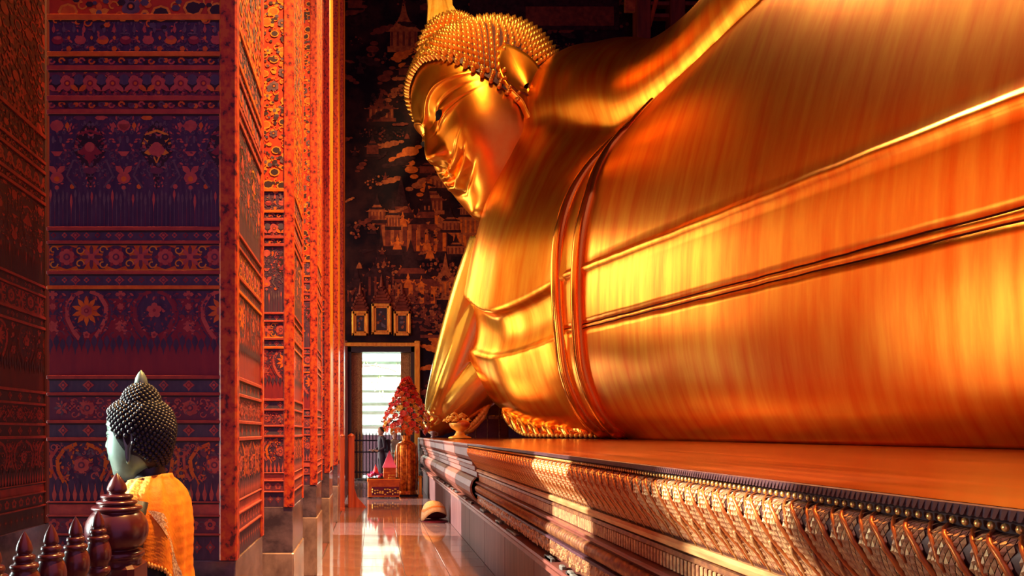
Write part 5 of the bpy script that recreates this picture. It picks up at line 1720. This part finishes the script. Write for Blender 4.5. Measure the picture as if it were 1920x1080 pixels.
# ------------------------------------------------------------------ offering bowl on the pedestal, white cup
ob = thing('offering_bowl', 'golden footed bowl of gold flowers near the far end of the pedestal', 'bowl', (1.80, 14.2, PZ + .004))
b = MB(); b.lathe([tuple(q) for q in catmull(np.array([(.001, 0), (.22, 0), (.225, .03), (.13, .06), (.085, .12), (.09, .16), (.17, .21), (.215, .27), (.22, .32), (.19, .30)]), 50)], 0, 0, 28); b.obj('bowl_body', M['gold_pale'], ob, True)
b = MB(); b.ball((.06, -.12, .30), (.14, .12, .08), 12, 8); b.obj('red_flowers', M['box_orange'], ob, True)
for k in range(34):
    a = rng.uniform(0, 2 * PI); r_ = rng.uniform(0, .25); c = (r_ * math.cos(a) - .03, r_ * math.sin(a), .34 + .13 * (1 - r_ / .25) + rng.uniform(-.02, .03))
    b = MB(); l = .085; ang = rng.uniform(0, PI)
    b.tube([c, (c[0] + l * math.cos(ang), c[1] + l * .5 * math.sin(ang), c[2] + .03), (c[0] + 2 * l * math.cos(ang), c[1] + l * math.sin(ang), c[2])], [.006, .036, .004], 6)
    b.obj('gold_petal', M['gold_pale'], ob, True)
cup = MB(); cup.lathe([(.001, 0), (.05, 0), (.05, .02), (.035, .05), (.06, .10), (.075, .16), (.066, .16), (.03, .07)], 0, 0, 16); cup.tube([(.07, 0, .13), (.12, 0, .11), (.11, 0, .05), (.05, 0, .04)], .012, 6)
wc = tag(cup.obj('white_cup', M['marble'], None, True), 'little white cup on the far corner of the pedestal', 'cup'); wc.location = (1.36, 15.6, PZ)

# ------------------------------------------------------------------ straw hat on the floor
hat = thing('straw_hat', 'cream straw hat with an orange band lying on the floor by the pedestal', 'hat', (1.00, 11.5, 0))
R = []
for i in range(12):
    s = i / 11; row = []
    for t in np.linspace(0, 2 * PI, 48, endpoint=False):
        # dome leaning back; the rim lifts towards the eye and the pedestal
        a = s * PI / 2
        rim = .025 + .15 * max(0, math.cos(t + 1.15)) ** 1.2 + .018 * math.sin(3 * t + .6)
        z = .34 * math.sin(a) ** .9 * (1 - rim / .36) + rim
        row.append((.215 * math.cos(a) ** .8 * math.cos(t) + .02 * (1 - s), .20 * math.cos(a) ** .8 * math.sin(t), z))
    R.append(row)
b = MB(); b.grid(R, 0, False, True)
o = b.obj('crown', [M['straw'], M['maroon']], hat, True); sd = o.modifiers.new('t', 'SOLIDIFY'); sd.thickness = .012; sd.offset = -1; sd.material_offset = 1; sd.use_quality_normals = True
b = MB(); b.grid([[tuple(np.array(R[i][k]) * np.array([1.02, 1.02, 1.0]) + np.array([0, -.002, .002])) for k in range(48)] for i in (3, 4)], 0, False, True); b.obj('ribbon', M['straw_band'], hat, True)
b = MB(); b.lathe([(.001, .0), (.225, 0), (.225, .012), (.001, .014)], .03, 0, 28); b.obj('lining_mat', M['maroon'], hat)


# ------------------------------------------------------------------ people at the far doorway
def person(name, label, loc, yaw, ht, mc, ml, extra):
    t = thing(name, label, 'person', loc, (0, 0, yaw))
    k = ht / 1.70
    J = {'pel': (0, 0, .92), 'wst': (0, 0, 1.06), 'chs': (0, -.01, 1.26), 'nck': (0, 0, 1.43), 'nk2': (0, -.01, 1.50)}
    V = [(0, 0, .92, .125), (0, 0, 1.06, .115), (0, .005, 1.26, .14), (0, .01, 1.41, .075), (0, -.005, 1.50, .052)]
    E = [(0, 1), (1, 2), (2, 3), (3, 4)]
    for s in (-1, 1):
        n = len(V)
        V += [(s * .17, .01, 1.38, .058), (s * .22, .02, 1.12, .045), (s * .17, -.17, 1.02, .034), (s * .13, -.26, 1.05, .026)]
        E += [(3, n), (n, n + 1), (n + 1, n + 2), (n + 2, n + 3)]
        n = len(V)
        V += [(s * .09, 0, .86, .10), (s * .10, -.02 * s, .48, .065), (s * .10, .02, .09, .042), (s * .10, -.13, .035, .035)]
        E += [(0, n), (n, n + 1), (n + 1, n + 2), (n + 2, n + 3)]
    me = bpy.data.meshes.new('skeleton'); me.from_pydata([(x * k, y * k, z * k) for x, y, z, r in V], E, [])
    o = bpy.data.objects.new('skeleton', me); C.objects.link(o)
    md = o.modifiers.new('s', 'SKIN'); o.modifiers.new('u', 'SUBSURF').levels = 2
    for i, sv in enumerate(me.skin_vertices[0].data): sv.radius = (V[i][3] * k, V[i][3] * k * (.8 if i < 3 else 1)); sv.use_root = (i == 0)
    r = bpy.data.meshes.new_from_object(o.evaluated_get(bpy.context.evaluated_depsgraph_get())); bpy.data.objects.remove(o)
    bm = bmesh.new(); bm.from_mesh(r)
    for f in bm.faces:
        z = f.calc_center_median().z / k; c = f.calc_center_median()
        f.material_index = 2 if (z > 1.45 or (c.y < -.17 * k and z > .9)) else (0 if z > .93 else 1)
    # head with face, and five-fingered hands
    hd = MB(); hp = head_pts(np.linspace(0, 2 * PI, 40, endpoint=False), np.zeros(40)) 
    hg = np.stack([head_pts(np.linspace(0, 2 * PI, 44, endpoint=False), np.full(44, z)) for z in np.linspace(-.5, .5, 40)]) * .225 * k + np.array([0, -.01, 1.60]) * k
    hd.grid(hg, 0, False, True)
    for s in (-1, 1):
        for q in range(5):
            x0 = s * (.13 - .012 * q + .022) * k; base = Vector((x0, -.27 * k, 1.05 * k)); ln = (.055, .075, .08, .072, .055)[q] * k
            dv_ = Vector((s * .6, -.4, .3)) if q == 0 else Vector((0, -1, -.15))
            hd.tube([base, base + dv_.normalized() * ln * .55, base + dv_.normalized() * ln * .9 + Vector((0, 0, -.02 * k))], [.009 * k, .008 * k, .006 * k], 6)
    tmp = hd.mesh('tmp', []); nb_ = len(bm.faces); bm.from_mesh(tmp); bm.faces.ensure_lookup_table()
    for f in list(bm.faces)[nb_:]: f.material_index = 2
    m2 = bpy.data.meshes.new('body'); bm.to_mesh(m2); bm.free()
    for q in (mc, ml, 'skin'): m2.materials.append(M[q])
    m2.polygons.foreach_set('use_smooth', [True] * len(m2.polygons)); link('body', m2, t)
    hb = MB(); g = np.stack([head_pts(np.linspace(0, 2 * PI, 32, endpoint=False), np.full(32, z), False) * np.array([1.07, 1.05, 1.05]) for z in np.linspace(-.1, .5, 14)])
    g[..., 1] += .05 + .30 * np.clip(.22 - g[..., 2], 0, .4); hb.grid(g * .225 * k + np.array([0, -.01, 1.60]) * k, 0, False, True); hb.obj('hair', M['hair'], t, True)
    extra(t, k)
    return t


def bag_dark(t, k):
    b = MB(); b.cbox(-.14 * k, .14 * k, .12 * k, .24 * k, 1.0 * k, 1.36 * k, .03); b.obj('backpack', M['cloth_dark'], t)


def bag_teal(t, k):
    b = MB(); b.cbox(-.12 * k, .02 * k, -.30 * k, -.20 * k, .92 * k, 1.14 * k, .02); b.obj('teal_bag', M['cloth_teal'], t)


person('person', 'person in dark clothes with a backpack standing at the bright doorway', (.22, 18.7, 0), math.radians(-70), 1.63, 'cloth_dark', 'cloth_dark', bag_dark)
person('person', 'person in pale clothes holding a teal bag, half hidden behind the vase', (.60, 19.2, 0), math.radians(20), 1.50, 'cloth_pale', 'cloth_pale', bag_teal)
